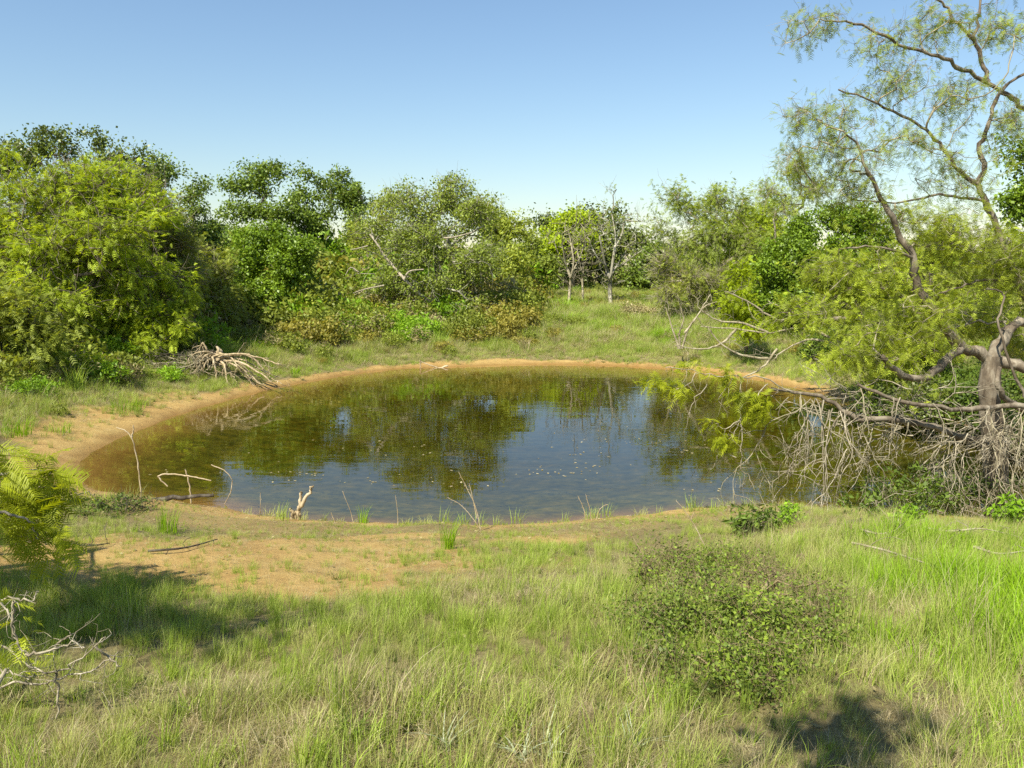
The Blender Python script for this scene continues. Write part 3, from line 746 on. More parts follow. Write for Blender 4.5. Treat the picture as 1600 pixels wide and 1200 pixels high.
T_('mesquite_tree', 'broad feathery mesquite filling the right bank behind the big mesquite', 'tree', 1480, 19.5,
   [(1290, 440, 50, 36), (1250, 490, 44, 36), (1330, 500, 56, 44), (1400, 460, 60, 50), (1370, 560, 70, 34), (1450, 530, 66, 50), (1530, 480, 66, 60), (1300, 560, 46, 28), (1560, 400, 56, 50), (1450, 390, 56, 36)],
   M['mesquite_olive'], M['bark'], 480, 41, 0.32, 0.14, 0.012, 69, 'feather', twig=(3, 0.45, 0.005), trunk_r=0.18, stems=3)
T_('mesquite_tree', 'dull mesquite further back on the right, in front of the low horizon', 'tree', 1420, 30,
   [(1420, 445, 50, 30), (1490, 440, 50, 34), (1560, 440, 50, 34), (1350, 450, 40, 30), (1620, 430, 50, 40)], M['mesquite_grey'], M['twig_grey'], 300, 60, 0.4, 0.16, 0.015, 70, 'feather', twig=(3, 0.5, 0.006), trunk_r=0.12, stems=3)
# bright vine-covered bush in the hollow and low bushes
def bush(name, label, u, v_base, w_px, h_px, Y, leaf, bark, n, per, L, W, seed, style='broad', cat='bush', group=None, rad=0.2, twig=(2, 0.2, 0.004)):
    Y = float(G(u, v_base)[1]); v_base += 4
    return T_(name, label, cat, u, Y, [(u, v_base - h_px * 0.5, w_px * 0.5, h_px * 0.5), (u - w_px * 0.22, v_base - h_px * 0.35, w_px * 0.3, h_px * 0.35), (u + w_px * 0.22, v_base - h_px * 0.35, w_px * 0.3, h_px * 0.35)],
              leaf, bark, n, per, rad, L, W, seed, style, trunk_r=0.03, stems=3, twig=twig, group=group, crown_name='foliage')
bush('leafy_bush', 'bright lime green broad leaved bush in the hollow right of the big greyish tree', 830, 458, 90, 34, 42, M['vine'], M['bark'], 110, 70, 0.17, 0.06, 71, rad=0.4)
bush('leafy_bush', 'bright green low bush between the round oak and the big greyish tree', 500, 455, 60, 36, 38, M['vine'], M['bark'], 70, 60, 0.14, 0.05, 72, rad=0.35)
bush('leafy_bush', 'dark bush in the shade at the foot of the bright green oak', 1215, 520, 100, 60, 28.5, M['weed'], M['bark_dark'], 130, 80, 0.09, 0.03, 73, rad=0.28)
bush('leafy_bush', 'yellowish green bush at the foot of the big greyish tree', 655, 505, 120, 44, 34, M['scrub_olive'], M['bark'], 150, 80, 0.09, 0.03, 74, rad=0.3)
bush('leafy_bush', 'olive bush right of the foot of the big greyish tree', 740, 508, 80, 40, 33.5, M['scrub_olive'], M['bark'], 110, 80, 0.085, 0.028, 75, rad=0.28)
bush('scrub_bush', 'reddish brown scrub bush right of the round oak', 500, 508, 80, 42, 33, M['scrub'], M['twig_grey'], 120, 70, 0.07, 0.024, 76, rad=0.28)
bush('scrub_bush', 'yellowish scrub bush in front of the reddish one', 575, 512, 80, 40, 32, M['scrub_olive'], M['twig_grey'], 120, 75, 0.07, 0.024, 77, rad=0.27)
bush('scrub_bush', 'brownish green scrub bush in the open meadow, right of the olive bush', 815, 500, 90, 34, 35, M['scrub'], M['twig_grey'], 100, 70, 0.08, 0.026, 78, rad=0.3)
bush('scrub_bush', 'grey brown tussocky bush at the meadow edge near the stump', 1000, 500, 60, 26, 38, M['scrub_dry'], M['twig_grey'], 80, 60, 0.10, 0.02, 79, rad=0.3)
bush('leafy_bush', 'green bush on the left bank behind the fallen root ball', 385, 540, 70, 34, 26, M['scrub_olive'], M['twig_grey'], 90, 70, 0.06, 0.02, 80, rad=0.22)
bush('leafy_bush', 'green bush under the left mesquites at the top of the bare bank', 120, 590, 100, 50, 17.5, M['mesquite'], M['twig_grey'], 130, 34, 0.11, 0.010, 81, 'feather', rad=0.2)
bush('leafy_bush', 'small leafy bush between the bare bank and the fallen branches', 175, 600, 60, 34, 17, M['scrub_olive'], M['twig_grey'], 80, 60, 0.05, 0.017, 82, rad=0.15)
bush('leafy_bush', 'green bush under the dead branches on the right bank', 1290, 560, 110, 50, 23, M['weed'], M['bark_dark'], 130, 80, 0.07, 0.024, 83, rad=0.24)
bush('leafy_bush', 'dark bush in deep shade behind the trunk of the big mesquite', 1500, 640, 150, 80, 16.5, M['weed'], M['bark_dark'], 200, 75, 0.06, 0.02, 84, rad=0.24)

for i_, (u_, v_, w_, h_, lab_) in enumerate([(1390, 646, 120, 80, 'dark leafy bush filling in for shade on the right shore directly behind the lowest pale limb'), (1470, 668, 130, 100, 'dark shore bush filling in for shade just left of the trunk of the big mesquite'),
        (1560, 684, 130, 110, 'dark shore bush filling in for shade directly behind the trunk of the big mesquite'), (1650, 712, 140, 130, 'dark shore bush filling in for shade right of the trunk, cut by the edge of the view')]):
    bush('leafy_bush', lab_, u_, v_, w_, h_, 16, M['oak_dark'] if i_ % 2 else M['weed'], M['bark_dark'], 150, 70, 0.07, 0.023, 140 + i_, rad=0.26)  # dark leaves added to stand in for the shade beneath the big mesquite

# ------------------------------------------------------------------ the big mesquite on the right bank
def hanging(w, rng, start, length, r, level=0, spread=0.35, grav=0.5, zig=0.28, lv=None, ends=None, d0=None):
    """a dead spray: zigzag drooping twig that splits and splits again"""
    d = unit(np.array([rng.normal() * spread, rng.normal() * spread, -1.0])) if d0 is None else unit(d0)
    n = max(4, int(length / 0.085)); p = np.array(start, float); pts = [p.copy()]; kids_ = []
    for i in range(n):
        d = unit(d + rng.normal(size=3) * zig + np.array([0, 0, -grav * 0.25]))
        p = p + d * length / n; pts.append(p.copy())
        if level < 3 and i > 0 and rng.random() < (0.50 if level < 2 else 0.30): kids_.append((p.copy(), d.copy(), i / n))
    m = len(pts); w.tube(pts, np.linspace(r, r * 0.35, m) * (1 + rng.uniform(-0.3, 0.5, m)), 4 if level < 1 else 3, cap=False)
    # thorny nodes
    for q, dq, f in kids_:
        nd = unit(dq + rng.normal(size=3) * 0.75)
        hanging(w, rng, q, length * rng.uniform(0.25, 0.55) * (1 - 0.4 * f), r * 0.6, level + 1, spread, grav * 0.7, zig, lv, ends, nd)
    if ends is not None: ends.append((pts[-1], d))

def big_mesquite():
    rng = np.random.default_rng(5)
    base = P(1560, 800, 11.2); base[2] = hz(base[0], base[1]) - 0.1
    root = empty('mesquite_tree', tuple(base), 'big gnarled mesquite leaning over the right end of the pond, dead twigs hanging beneath', 'tree')
    def part(name, me, label=None):
        o = link(name, me, root); o.location = tuple(-base)
        if label: o['label'] = label
        return o
    trunk = px_line([(1560, 800, 11.2), (1556, 730, 11.15), (1549, 660, 11.05), (1546, 610, 11), (1550, 556, 11)], 5); trunk[0] = base
    w = Wood(); n = len(trunk); w.tube(trunk, np.linspace(0.17, 0.125, n) * (1 + 0.07 * np.sin(np.arange(n) * 1.3)), 10, 0.05, rng); part('trunk', w.mesh('trunk', M['bark']))
    limbs = [
        ([(1552, 565, 11), (1530, 552, 11), (1500, 537, 10.9), (1476, 510, 10.8), (1452, 478, 10.7), (1432, 448, 10.7), (1428, 405, 10.6), (1408, 372, 10.6), (1388, 330, 10.5), (1372, 300, 10.5), (1352, 262, 10.4), (1340, 225, 10.4), (1318, 205, 10.3)], 0.085, 0.008),
        ([(1550, 562, 11), (1566, 530, 11.1), (1585, 508, 11.2), (1625, 495, 11.3), (1680, 470, 11.4)], 0.085, 0.04),
        ([(1555, 566, 11), (1590, 570, 10.9), (1640, 590, 10.8), (1720, 600, 10.7)], 0.085, 0.05),
        ([(1650, 540, 11.4), (1612, 480, 11.4), (1582, 420, 11.4), (1560, 360, 11.4), (1540, 315, 11.4), (1528, 288, 11.4), (1538, 262, 11.4), (1530, 226, 11.4), (1544, 200, 11.3), (1554, 158, 11.3), (1580, 128, 11.3), (1625, 100, 11.2)], 0.055, 0.016),
        ([(1528, 288, 11.4), (1500, 268, 11.3), (1478, 238, 11.2), (1455, 210, 11.1), (1420, 188, 11), (1370, 162, 10.9), (1310, 140, 10.8)], 0.032, 0.010),
        ([(1700, 260, 11.6), (1640, 205, 11.5), (1600, 172, 11.4), (1572, 148, 11.4), (1545, 128, 11.3), (1505, 108, 11.2), (1475, 92, 11.1), (1430, 78, 11), (1380, 56, 10.9), (1335, 36, 10.8), (1290, 33, 10.7)], 0.040, 0.012),
        ([(1545, 128, 11.3), (1535, 95, 11.3), (1522, 62, 11.3), (1495, 38, 11.2), (1478, 10, 11.2), (1440, -6, 11.1), (1390, -2, 11)], 0.030, 0.010),
        ([(1522, 62, 11.3), (1528, 30, 11.3), (1533, -15, 11.3), (1540, -60, 11.2)], 0.022, 0.010),
        ([(1500, 545, 10.9), (1478, 562, 10.7), (1452, 585, 10.4), (1425, 592, 10.2), (1395, 575, 10.1), (1376, 556, 10)], 0.060, 0.030),
        ([(1560, 690, 11.1), (1530, 688, 10.7), (1495, 680, 10.4), (1450, 664, 10.2), (1400, 656, 10), (1345, 655, 9.9), (1318, 640, 9.9), (1285, 620, 9.9), (1240, 612, 9.9), (1205, 607, 9.9)], 0.055, 0.016),
        ([(1600, 640, 11), (1570, 622, 10.6), (1558, 600, 10.5), (1562, 575, 10.6)], 0.045, 0.03),
        ([(1660, 700, 10.6), (1610, 640, 10.4), (1560, 636, 10.3), (1500, 640, 10.1), (1440, 632, 9.9), (1380, 618, 9.8), (1340, 600, 9.8)], 0.045, 0.016),
        ([(1428, 405, 10.6), (1400, 392, 10.4), (1350, 385, 10.2), (1310, 390, 10.1)], 0.020, 0.008),
        ([(1540, 315, 11.4), (1500, 308, 11.2), (1455, 305, 11.1), (1400, 318, 11), (1330, 312, 10.9)], 0.022, 0.008),
        ([(1582, 440, 11.4), (1540, 438, 11.1), (1510, 444, 10.9), (1480, 455, 10.8), (1460, 462, 10.7)], 0.020, 0.008),
        ([(1600, 620, 10.6), (1575, 560, 10.6), (1560, 500, 10.7), (1570, 460, 10.8), (1540, 452, 10.7)], 0.020, 0.009),
    ]
    G_ = []
    for L_, r0, r1 in limbs:
        pl = px_line(L_, 4); w = Wood(); n = len(pl)
        pl[1:-1] += rng.normal(size=(n - 2, 3)) * 0.011
        rr = np.linspace(r0, r1, n) * (1 + rng.uniform(-0.10, 0.14, n)); w.tube(pl, rr, 9 if r0 > 0.05 else 7, 0.13, rng)
        part('limb', w.mesh('limb', M['bark'])); G_.append(pl)
    # leafy shoots grown from the limbs
    lob = lobes_px([(1290, 30, 50, 22, 10.8), (1380, 60, 60, 34, 10.9), (1480, 40, 60, 40, 11.2), (1570, 50, 60, 50, 11.2), (1400, 130, 70, 40, 10.9), (1500, 150, 60, 50, 11.2), (1580, 200, 50, 50, 11.3),
                    (1330, 175, 60, 34, 10.7), (1270, 190, 50, 30, 10.6), (1420, 220, 80, 40, 10.9), (1330, 250, 70, 34, 10.6), (1255, 45, 34, 30, 10.7), (1245, 175, 34, 26, 10.5), (1240, 245, 40, 34, 10.5), (1290, 230, 50, 34, 10.5), (1500, 270, 70, 40, 11.2), (1290, 290, 44, 24, 10.5)], 11)
    T1 = in_lobes(rng, lob, 430, 0.1)
    lob2 = lobes_px([(1330, 300, 60, 36, 10.6), (1420, 340, 70, 44, 10.8), (1500, 380, 60, 50, 11), (1570, 420, 50, 60, 11.2), (1330, 420, 60, 36, 10.3), (1430, 500, 60, 50, 10.6), (1380, 530, 60, 40, 10.3), (1520, 500, 60, 40, 12.2),
                     (1330, 560, 60, 28, 10.1), (1590, 520, 44, 50, 12.2), (1400, 600, 60, 18, 10.3), (1280, 500, 30, 30, 10.2)], 10.7)
    T2 = in_lobes(rng, lob2, 330, 0.1)
    allg = [G_[0]] + G_[1:]
    A, par, r, kids, tips = skeleton(rng, allg, np.concatenate([T1, T2]), 0.02, 0.14, 0.035, 0.0045, 2.5)
    ng = sum(len(g) for g in G_) - 0
    # only the new shoots become wood; the limbs exist already
    w = Wood(); stack = []
    isg = np.zeros(len(A), bool); GA = np.concatenate(G_)
    for i in range(min(len(A), len(GA) + 5)):
        isg[i] = np.min(np.linalg.norm(GA - A[i], axis=1)) < 1e-6
    for i in range(len(A)):
        if not isg[i] and par[i] >= 0 and isg[par[i]]: stack.append((i, par[i]))
    while stack:
        s, pr = stack.pop(); chain = [pr, s]; cur = s
        while kids[cur]:
            ks = sorted(kids[cur], key=lambda k: -r[k])
            for k_ in ks[1:]: stack.append((k_, cur))
            cur = ks[0]; chain.append(cur)
        rad = np.minimum(r[chain], 0.022); rad[0] = rad[1]; rad[-1] *= 0.4; w.tube(A[chain], rad, 4 if rad.max() > 0.007 else 3, cap=False)
    twigs_at(w, rng, A[tips], 5, 0.26, 0.0024, None, 0.0, 0.3)
    part('branches', w.mesh('branches', M['twig_grey']))
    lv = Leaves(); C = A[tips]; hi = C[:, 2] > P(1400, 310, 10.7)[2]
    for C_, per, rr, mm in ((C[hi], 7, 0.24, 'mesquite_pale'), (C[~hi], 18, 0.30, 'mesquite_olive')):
        lv = Leaves()
        nf = len(C_) * per; cc = np.repeat(C_, per, 0); off = rand_unit(rng, nf) * rng.random((nf, 1)) ** 0.6 * rr
        fronds(lv, rng, cc + off, unit(rand_unit(rng, nf) + np.array([0, 0, -0.5])), 0.10, 0.0042, 6, np.repeat(rng.random(len(C_)), per))
        part('foliage', lv.mesh('foliage', M[mm]))
    # hanging dead twigs
    # each spray hangs from a limb: (limb index, share along it, length)
    rows = [(1240, 618, 9.9, .75, 3), (1262, 622, 9.9, .8, 3), (1285, 625, 9.9, 1.25, 4), (1310, 640, 9.9, 1.3, 4), (1335, 655, 9.9, .9, 3), (1305, 640, 9.8, 1.55, 4),
            (1370, 656, 10, .5, 2), (1415, 656, 10, .5, 2), (1465, 672, 10.2, .6, 2), (1490, 678, 10.3, 1.1, 4), (1500, 680, 10.3, 1.4, 3),
            (1525, 688, 10.5, 1.1, 4), (1540, 640, 10.2, 1.5, 4), (1565, 640, 10.3, 1.35, 4), (1585, 640, 10.3, 1.3, 5), (1600, 650, 10.3, 1.3, 4), (1450, 633, 9.9, .4, 2), (1400, 622, 9.8, .4, 2), (1350, 605, 9.8, .5, 2), (1275, 622, 9.8, 1.5, 3), (1610, 650, 10.1, 1.3, 4)]
    for u, v, y, ln, cnt in rows:
        w = Wood()
        for k in range(max(2, cnt - 1)):
            st = P(u + rng.uniform(-18, 18), v + rng.uniform(-3, 3), y); side = rng.normal(size=3) * 0.8
            hanging(w, rng, st, ln * rng.uniform(0.85, 1.5), 0.0080, 0, 0.4, 1.0, 0.27, d0=np.array([side[0] * 0.7 - 0.25, side[1] * 0.5, -0.9]))
        part('dead_branch', w.mesh('dead_branch', M['twig'] if rng.random() < 0.6 else M['twig_grey']))
    # tangle of level twigs among the lower limbs
    w = Wood()
    for k in range(120):
        u = rng.uniform(1290, 1620); v = rng.uniform(600, 690) if u < 1490 else rng.uniform(655, 700); st = P(u, v, rng.uniform(9.9, 10.9))
        hanging(w, rng, st, rng.uniform(0.3, 0.9), 0.007, 1, 0.8, 0.1, 0.28, d0=np.array([rng.normal() - 0.5, rng.normal() * 0.8, rng.normal() * 0.35]))
    part('dead_branch', w.mesh('dead_branch', M['twig']), 'matted tangle of bleached twigs')
    # the slim hanging shoot with fresh leaf sprigs out over the water
    w = Wood(); lv = Leaves()
    shoots = [[(1240, 612, 9.9), (1190, 590, 9.8), (1150, 588, 9.7), (1110, 585, 9.6), (1070, 578, 9.6), (1040, 574, 9.6)],
              [(1157, 590, 9.7), (1157, 620, 9.7), (1155, 660, 9.7), (1143, 685, 9.7)], [(1157, 655, 9.7), (1160, 690, 9.7), (1158, 730, 9.7), (1170, 745, 9.7), (1180, 770, 9.7)],
              [(1090, 584, 9.6), (1075, 600, 9.6), (1055, 610, 9.6)], [(1105, 600, 9.6), (1085, 628, 9.6), (1075, 650, 9.6)], [(1150, 588, 9.7), (1135, 605, 9.7), (1123, 627, 9.7)],
              [(1157, 655, 9.7), (1135, 668, 9.7), (1118, 662, 9.7)], [(1200, 600, 9.8), (1180, 622, 9.7), (1190, 635, 9.7)], [(1150, 715, 9.7), (1125, 710, 9.7), (1118, 722, 9.7)]]
    for s_ in shoots:
        pl = px_line(s_, 4); pl[1:-1] += rng.normal(size=(len(pl) - 2, 3)) * 0.012; w.tube(pl, np.linspace(0.008, 0.004, len(pl)), 4)
        for q in pl[2::2]: hanging(w, rng, q, rng.uniform(0.1, 0.3), 0.003, 2, 0.5, 0.4, 0.3)
    for (u, v, du, dv, nn) in [(1020, 598, 22, 14, 40), (1050, 600, 22, 16, 50), (1062, 612, 14, 10, 26), (1080, 568, 30, 7, 26), (1130, 588, 26, 8, 30), (1165, 615, 26, 10, 60), (1185, 630, 16, 12, 50), (1180, 645, 16, 9, 44), (1112, 660, 18, 6, 22), (1135, 688, 13, 12, 46), (1140, 578, 10, 6, 18), (1200, 620, 12, 8, 22)]:
        o = np.array([P(u + rng.normal() * du * 0.5, v + rng.normal() * dv * 0.5, 9.7 + rng.normal() * 0.08) for _ in range(nn)])
        fronds(lv, rng, o, unit(rand_unit(rng, nn) * 0.8 + np.array([-0.3, 0, -0.5])), 0.12, 0.0055, 7, rng.random(nn))
    part('hanging_shoot', w.mesh('hanging_shoot', M['twig'])); part('leaf_sprigs', lv.mesh('leaf_sprigs', M['mesquite_near']))
big_mesquite()

# ------------------------------------------------------------------ near mesquite whose sprays reach in at the left
def left_mesquite():
    rng = np.random.default_rng(9)
    base = np.array([-4.6, 5.4, hz(-4.6, 5.4) - 0.1])
    root = empty('mesquite_sapling', tuple(base), 'near mesquite reaching in from the left edge with fresh yellow green leaf sprays', 'tree')
    def part(name, me):
        o = link(name, me, root); o.location = tuple(-base); return o
    w = Wood(); Yn = 5.0
    tr = catmull([base, base + [0.1, 0, 0.6], base + [0.2, -0.05, 1.2], base + [0.1, -0.1, 2.0]], 4); w.tube(tr, np.linspace(0.07, 0.03, len(tr)), 8, 0.05, rng)
    part('trunk', w.mesh('trunk', M['bark']))
    w = Wood(); lv = Leaves()
    lines = [[tuple(tr[8]), P(-60, 800, Yn), P(30, 776, Yn), P(70, 762, Yn), P(110, 764, Yn), P(148, 772, Yn)],
             [tuple(tr[10]), P(-80, 760, Yn), P(-10, 742, Yn), P(50, 735, Yn), P(100, 738, Yn)],
             [tuple(tr[8]), P(-60, 830, Yn), P(-10, 840, Yn), P(40, 838, Yn), P(75, 850, Yn)],
             [tuple(tr[9]), P(-70, 790, 4.7), P(0, 800, 4.7), P(40, 812, 4.7), P(60, 842, 4.7)],
             [tuple(tr[11]), P(-80, 720, 5.2), P(-20, 705, 5.2), P(30, 700, 5.2)]]
    pts = []
    for l in lines:
        pl = catmull([np.array(q) for q in l], 6); pl[1:-1] += rng.normal(size=(len(pl) - 2, 3)) * 0.008
        w.tube(pl, np.linspace(0.016, 0.004, len(pl)), 5, cap=False)
        for i in range(8, len(pl)): pts.append(pl[i])
    part('branches', w.mesh('branches', M['twig']))
    for (u, v, du, dv, nn, y) in [(20, 735, 34, 16, 60, 5.0), (60, 745, 30, 14, 50, 5.0), (30, 775, 40, 20, 60, 5.0), (10, 800, 30, 22, 50, 4.9), (70, 785, 26, 14, 34, 5.0), (30, 830, 30, 16, 36, 4.8), (75, 845, 22, 12, 22, 4.8), (-30, 770, 40, 50, 120, 5.0), (5, 712, 20, 8, 20, 5.1), (20, 850, 24, 10, 14, 4.8)]:
        nn = int(nn * 0.42); o = np.array([P(u + 8 + rng.normal() * du * 0.85, v + rng.normal() * dv * 0.9, y + rng.normal() * 0.15) for _ in range(nn)])
        fronds(lv, rng, o, unit(rand_unit(rng, nn) * 0.65 + np.array([0.6, -0.05, -0.3])), 0.165, 0.0048, 13, rng.random(nn), 1.0)
    for (u, v, dx, dz_, L_) in [(112, 750, 0.9, -0.45, 0.15), (85, 738, 0.95, -0.1, 0.14), (90, 845, 0.9, 0.0, 0.12), (50, 845, 0.35, -0.9, 0.16), (60, 850, 0.2, -0.9, 0.15), (75, 832, 0.9, 0.15, 0.13)]:
        o = np.array([P(u, v, 4.8)]); fronds(lv, rng, o, unit(np.array([[dx, -0.1, dz_]])), L_ * 1.35, 0.0055, 14, np.array([0.8]), 1.0)
    part('foliage', lv.mesh('foliage', M['mesquite_near']))
    lob = [(np.array([-3.4, 2.5, 4.4]), 0.50, 0.22, 0.3), (np.array([-4.1, 2.7, 4.3]), 0.6, 0.35, 0.4), (np.array([-5.2, 3.5, 4.2]), 0.7, 0.5, 0.5), (np.array([-6.0, 5.0, 3.2]), 0.8, 0.7, 0.7)]  # crown lobes out of view, placed to throw shade on the left foreground
    T = in_lobes(rng, lob, 150, 0.1); A, par, r, kids, tips = skeleton(rng, [tr], T, 0.2, 0.3, 0.05, 0.004); w = Wood(); wood_from(w, A, par, r, kids, min(1.0, 0.05 / r[0]), None, 5, rng); part('limbs', w.mesh('limbs', M['bark']))
    lv = Leaves(); feather_leaves(lv, rng, A[tips], 44, 0.30, 0.14, 0.010); part('crown', lv.mesh('crown', M['mesquite']))
    # bare grey twigs lower down: a dead shrub of its own
    b2 = np.array([-2.35, 3.2, 0]); b2[2] = hz(b2[0], b2[1]) - 0.05
    root2 = empty('dead_shrub', tuple(b2), 'bare bleached thorny branches low at the left edge, over the foreground grass', 'dead shrub')
    Ym = 3.35
    D = [[(-60, 1000), (0, 1010), (45, 1042), (82, 1052), (105, 1040), (140, 1018), (165, 995)], [(-60, 1100), (20, 1068), (60, 1070), (95, 1058), (150, 1045), (185, 1018)], [(40, 1022), (80, 1016), (112, 1005), (132, 1012)],
         [(88, 1052), (92, 1080), (92, 1120), (98, 1150), (100, 1190)], [(-40, 890), (-5, 930), (15, 960), (25, 1000), (40, 1020)], [(22, 940), (20, 975), (28, 1005), (45, 1022)], [(-30, 960), (10, 935), (50, 938), (60, 925)],
         [(92, 1135), (78, 1155), (74, 1160)], [(120, 1220), (130, 1185), (160, 1175), (195, 1180), (225, 1200)], [(150, 1178), (165, 1140), (172, 1120), (180, 1108)], [(80, 1016), (98, 1000), (110, 990)], [(150, 1010), (170, 1030), (190, 1040)], [(-40, 1060), (-5, 1048), (20, 1052), (45, 1062)]]
    for j, l in enumerate(D):
        w = Wood(); pl = px_line([(a, b, Ym + 0.15 * math.sin(j * 2.1)) for a, b in l], 5); pl[1:-1] += rng.normal(size=(len(pl) - 2, 3)) * 0.006
        w.tube(pl, np.linspace(0.0062, 0.0026, len(pl)), 5, 0.15, rng)
        for q in pl[2::2]:
            hanging(w, rng, q, rng.uniform(0.04, 0.22), 0.0020, 2, 0.9, 0.1, 0.35, d0=rng.normal(size=3))
        o = link('branch', w.mesh('branch', M['twig']), root2); o.location = tuple(-b2)
    w = Wood()
    for q in ((-0.9, 0.1, .5), (-0.5, .2, .75), (0.2, 0, .35)):
        w.tube([b2, b2 + np.array(q) * 0.5 + [0, 0, .02], b2 + np.array(q)], [0.02, 0.014, 0.008], 6)
    o = link('stem', w.mesh('stem', M['twig']), root2); o.location = tuple(-b2)
    lv = Leaves(); nn = 22
    o = np.array([P(rng.uniform(-20, 60), rng.uniform(930, 1060), Ym + rng.normal() * 0.1) for _ in range(nn)])
    fronds(lv, rng, o, unit(rand_unit(rng, nn) + np.array([0.2, 0, 0.1])), 0.075, 0.003, 8, rng.random(nn))
    o = link('leaf_sprigs', lv.mesh('leaf_sprigs', M['mesquite_near']), root2, 'stuff'); o.location = tuple(-b2)
left_mesquite()

# unseen oak added beside the camera: crown shaped to shade the bottom right grass
def added_shade_oak():
    rng = np.random.default_rng(66); b = np.array([-2.9, -3.0, hz(-2.9, -3.0) - 0.1])
    lob = [(np.array([-0.86, 0.08, 6.1]), 0.40, 0.20, 0.2), (np.array([-2.3, -1.5, 6.2]), 0.7, 0.5, 0.4), (np.array([-3.2, -3.0, 6.2]), 1.6, 1.0, 1.0), (np.array([-3.8, -3.6, 5.8]), 1.4, 1.0, 1.0)]
    T = in_lobes(rng, lob, 170, 0.2); g = [catmull([b, b + [0.1, 0.1, 1.5], b + [-0.1, 0.3, 3.2], b + [-0.2, 0.6, 4.6]], 4)]
    A, par, r, kids, tips = skeleton(rng, g, T, 0.3); w = Wood(); wood_from(w, A, par, r, kids, 0.14 / r[0], None, 6, rng)
    root = empty('oak_tree', tuple(b), 'unseen oak added beside the camera to shade the bottom right grass', 'tree')
    o = link('trunk', w.mesh('trunk', M['bark_dark']), root); o.location = tuple(-b)
    lv = Leaves(); broad_leaves(lv, rng, A[tips], 110, 0.30, 0.10, 0.036); o = link('crown', lv.mesh('crown', M['oak']), root); o.location = tuple(-b)
added_shade_oak()

# ------------------------------------------------------------------ fallen tree and dead wood
def fallen_tree():
    rng = np.random.default_rng(14)
    c = G(345, 592); Yc = c[1]
    root = empty('fallen_tree', tuple(c), 'uprooted tree with splayed pale root ball and dead branches on the left shore', 'fallen tree')
    def part(name, me, label=None):
        o = link(name, me, root); o.location = tuple(-c)
        if label: o['label'] = label
    k = Yc / FPX; core = P(338, 557, Yc)
    w = Wood(); w.tube(catmull([core + [0, 0.3, 0.1], core, core + [0.1, -0.1, -0.15]], 4), np.linspace(0.09, 0.12, 9), 8, 0.25, rng); w.tube(catmull([core, P(342, 548, Yc), P(338, 541, Yc)], 3), [0.07, 0.07, .06, .06, .05, .04, .02], 7, 0.35, rng)
    part('trunk', w.mesh('trunk', M['dead']))
    ends = [(395, 608), (412, 602), (425, 598), (380, 606), (362, 606), (352, 604), (335, 604), (320, 606), (300, 600), (310, 590), (430, 588), (405, 590), (370, 598), (440, 600), (345, 600), (328, 596), (305, 575), (300, 560), (315, 540), (390, 580), (436, 570), (420, 560)]
    for i, (u, v) in enumerate(ends):
        w = Wood(); Ye = Yc + rng.uniform(-0.7, 0.4); e = P(u, v, Ye); e[2] = max(e[2], hz(e[0], e[1]) - 0.03); st = core + rng.normal(size=3) * 0.06
        mid = (st + e) / 2 + np.array([rng.normal() * 0.05, -0.08, 0.10 + 0.2 * rng.random()]); m2 = mid * 0.35 + e * 0.65 + rng.normal(size=3) * 0.06
        pl = catmull([st, mid, m2, e], 5); pl[1:-1] += rng.normal(size=(len(pl) - 2, 3)) * 0.015
        w.tube(pl, np.linspace(rng.uniform(0.022, 0.042), 0.009, len(pl)), 6, 0.15, rng)
        for q in pl[4::2]: hanging(w, rng, q, rng.uniform(0.15, 0.6), 0.009, 1, 0.6, 0.4, 0.3, d0=np.array([rng.normal() + (u - 340) * 0.01, rng.normal(), -0.5]))
        part('root', w.mesh('root', M['dead']))
    for i in range(26):
        w = Wood(); st = core + np.array([-0.1, 0, -0.1]) + rng.normal(size=3) * 0.08; e = P(rng.uniform(205, 320), rng.uniform(545, 605), Yc + rng.uniform(-0.8, 1.0)); e[2] = max(e[2], hz(e[0], e[1]) + 0.03)
        mid = (st + e) / 2 + rng.normal(size=3) * 0.12 - [0, 0, 0.05]; mid[2] = max(mid[2], hz(mid[0], mid[1]) + 0.06); pl = catmull([st, mid, e], 7); pl[1:-1] += rng.normal(size=(len(pl) - 2, 3)) * 0.02
        w.tube(pl, np.linspace(0.028, 0.007, len(pl)), 5, 0.1, rng)
        for q in pl[4:]:
            hanging(w, rng, q, rng.uniform(0.2, 0.6), 0.008, 1, 0.7, 0.05, 0.3, d0=np.array([-0.6 + rng.normal() * 0.6, rng.normal() * 0.6, rng.normal() * 0.5 + 0.1]))
        part('dead_branch', w.mesh('dead_branch', M['twig_grey'] if i % 3 else M['bark_dark']))
    w = Wood()
    for l in [[(300, 610), (262, 600), (235, 590), (212, 578)], [(285, 625), (275, 600), (250, 582)], [(300, 600), (320, 612), (330, 622)], [(262, 607), (300, 602), (330, 590)]]:
        pl = px_line([(a, b, Yc - 0.8) for a, b in l], 5); w.tube(pl, np.linspace(0.03, 0.012, len(pl)), 5, 0.1, rng)
    part('dead_branch', w.mesh('dead_branch', M['bark_dark']), 'dark bark covered branches in front of the root ball')
fallen_tree()

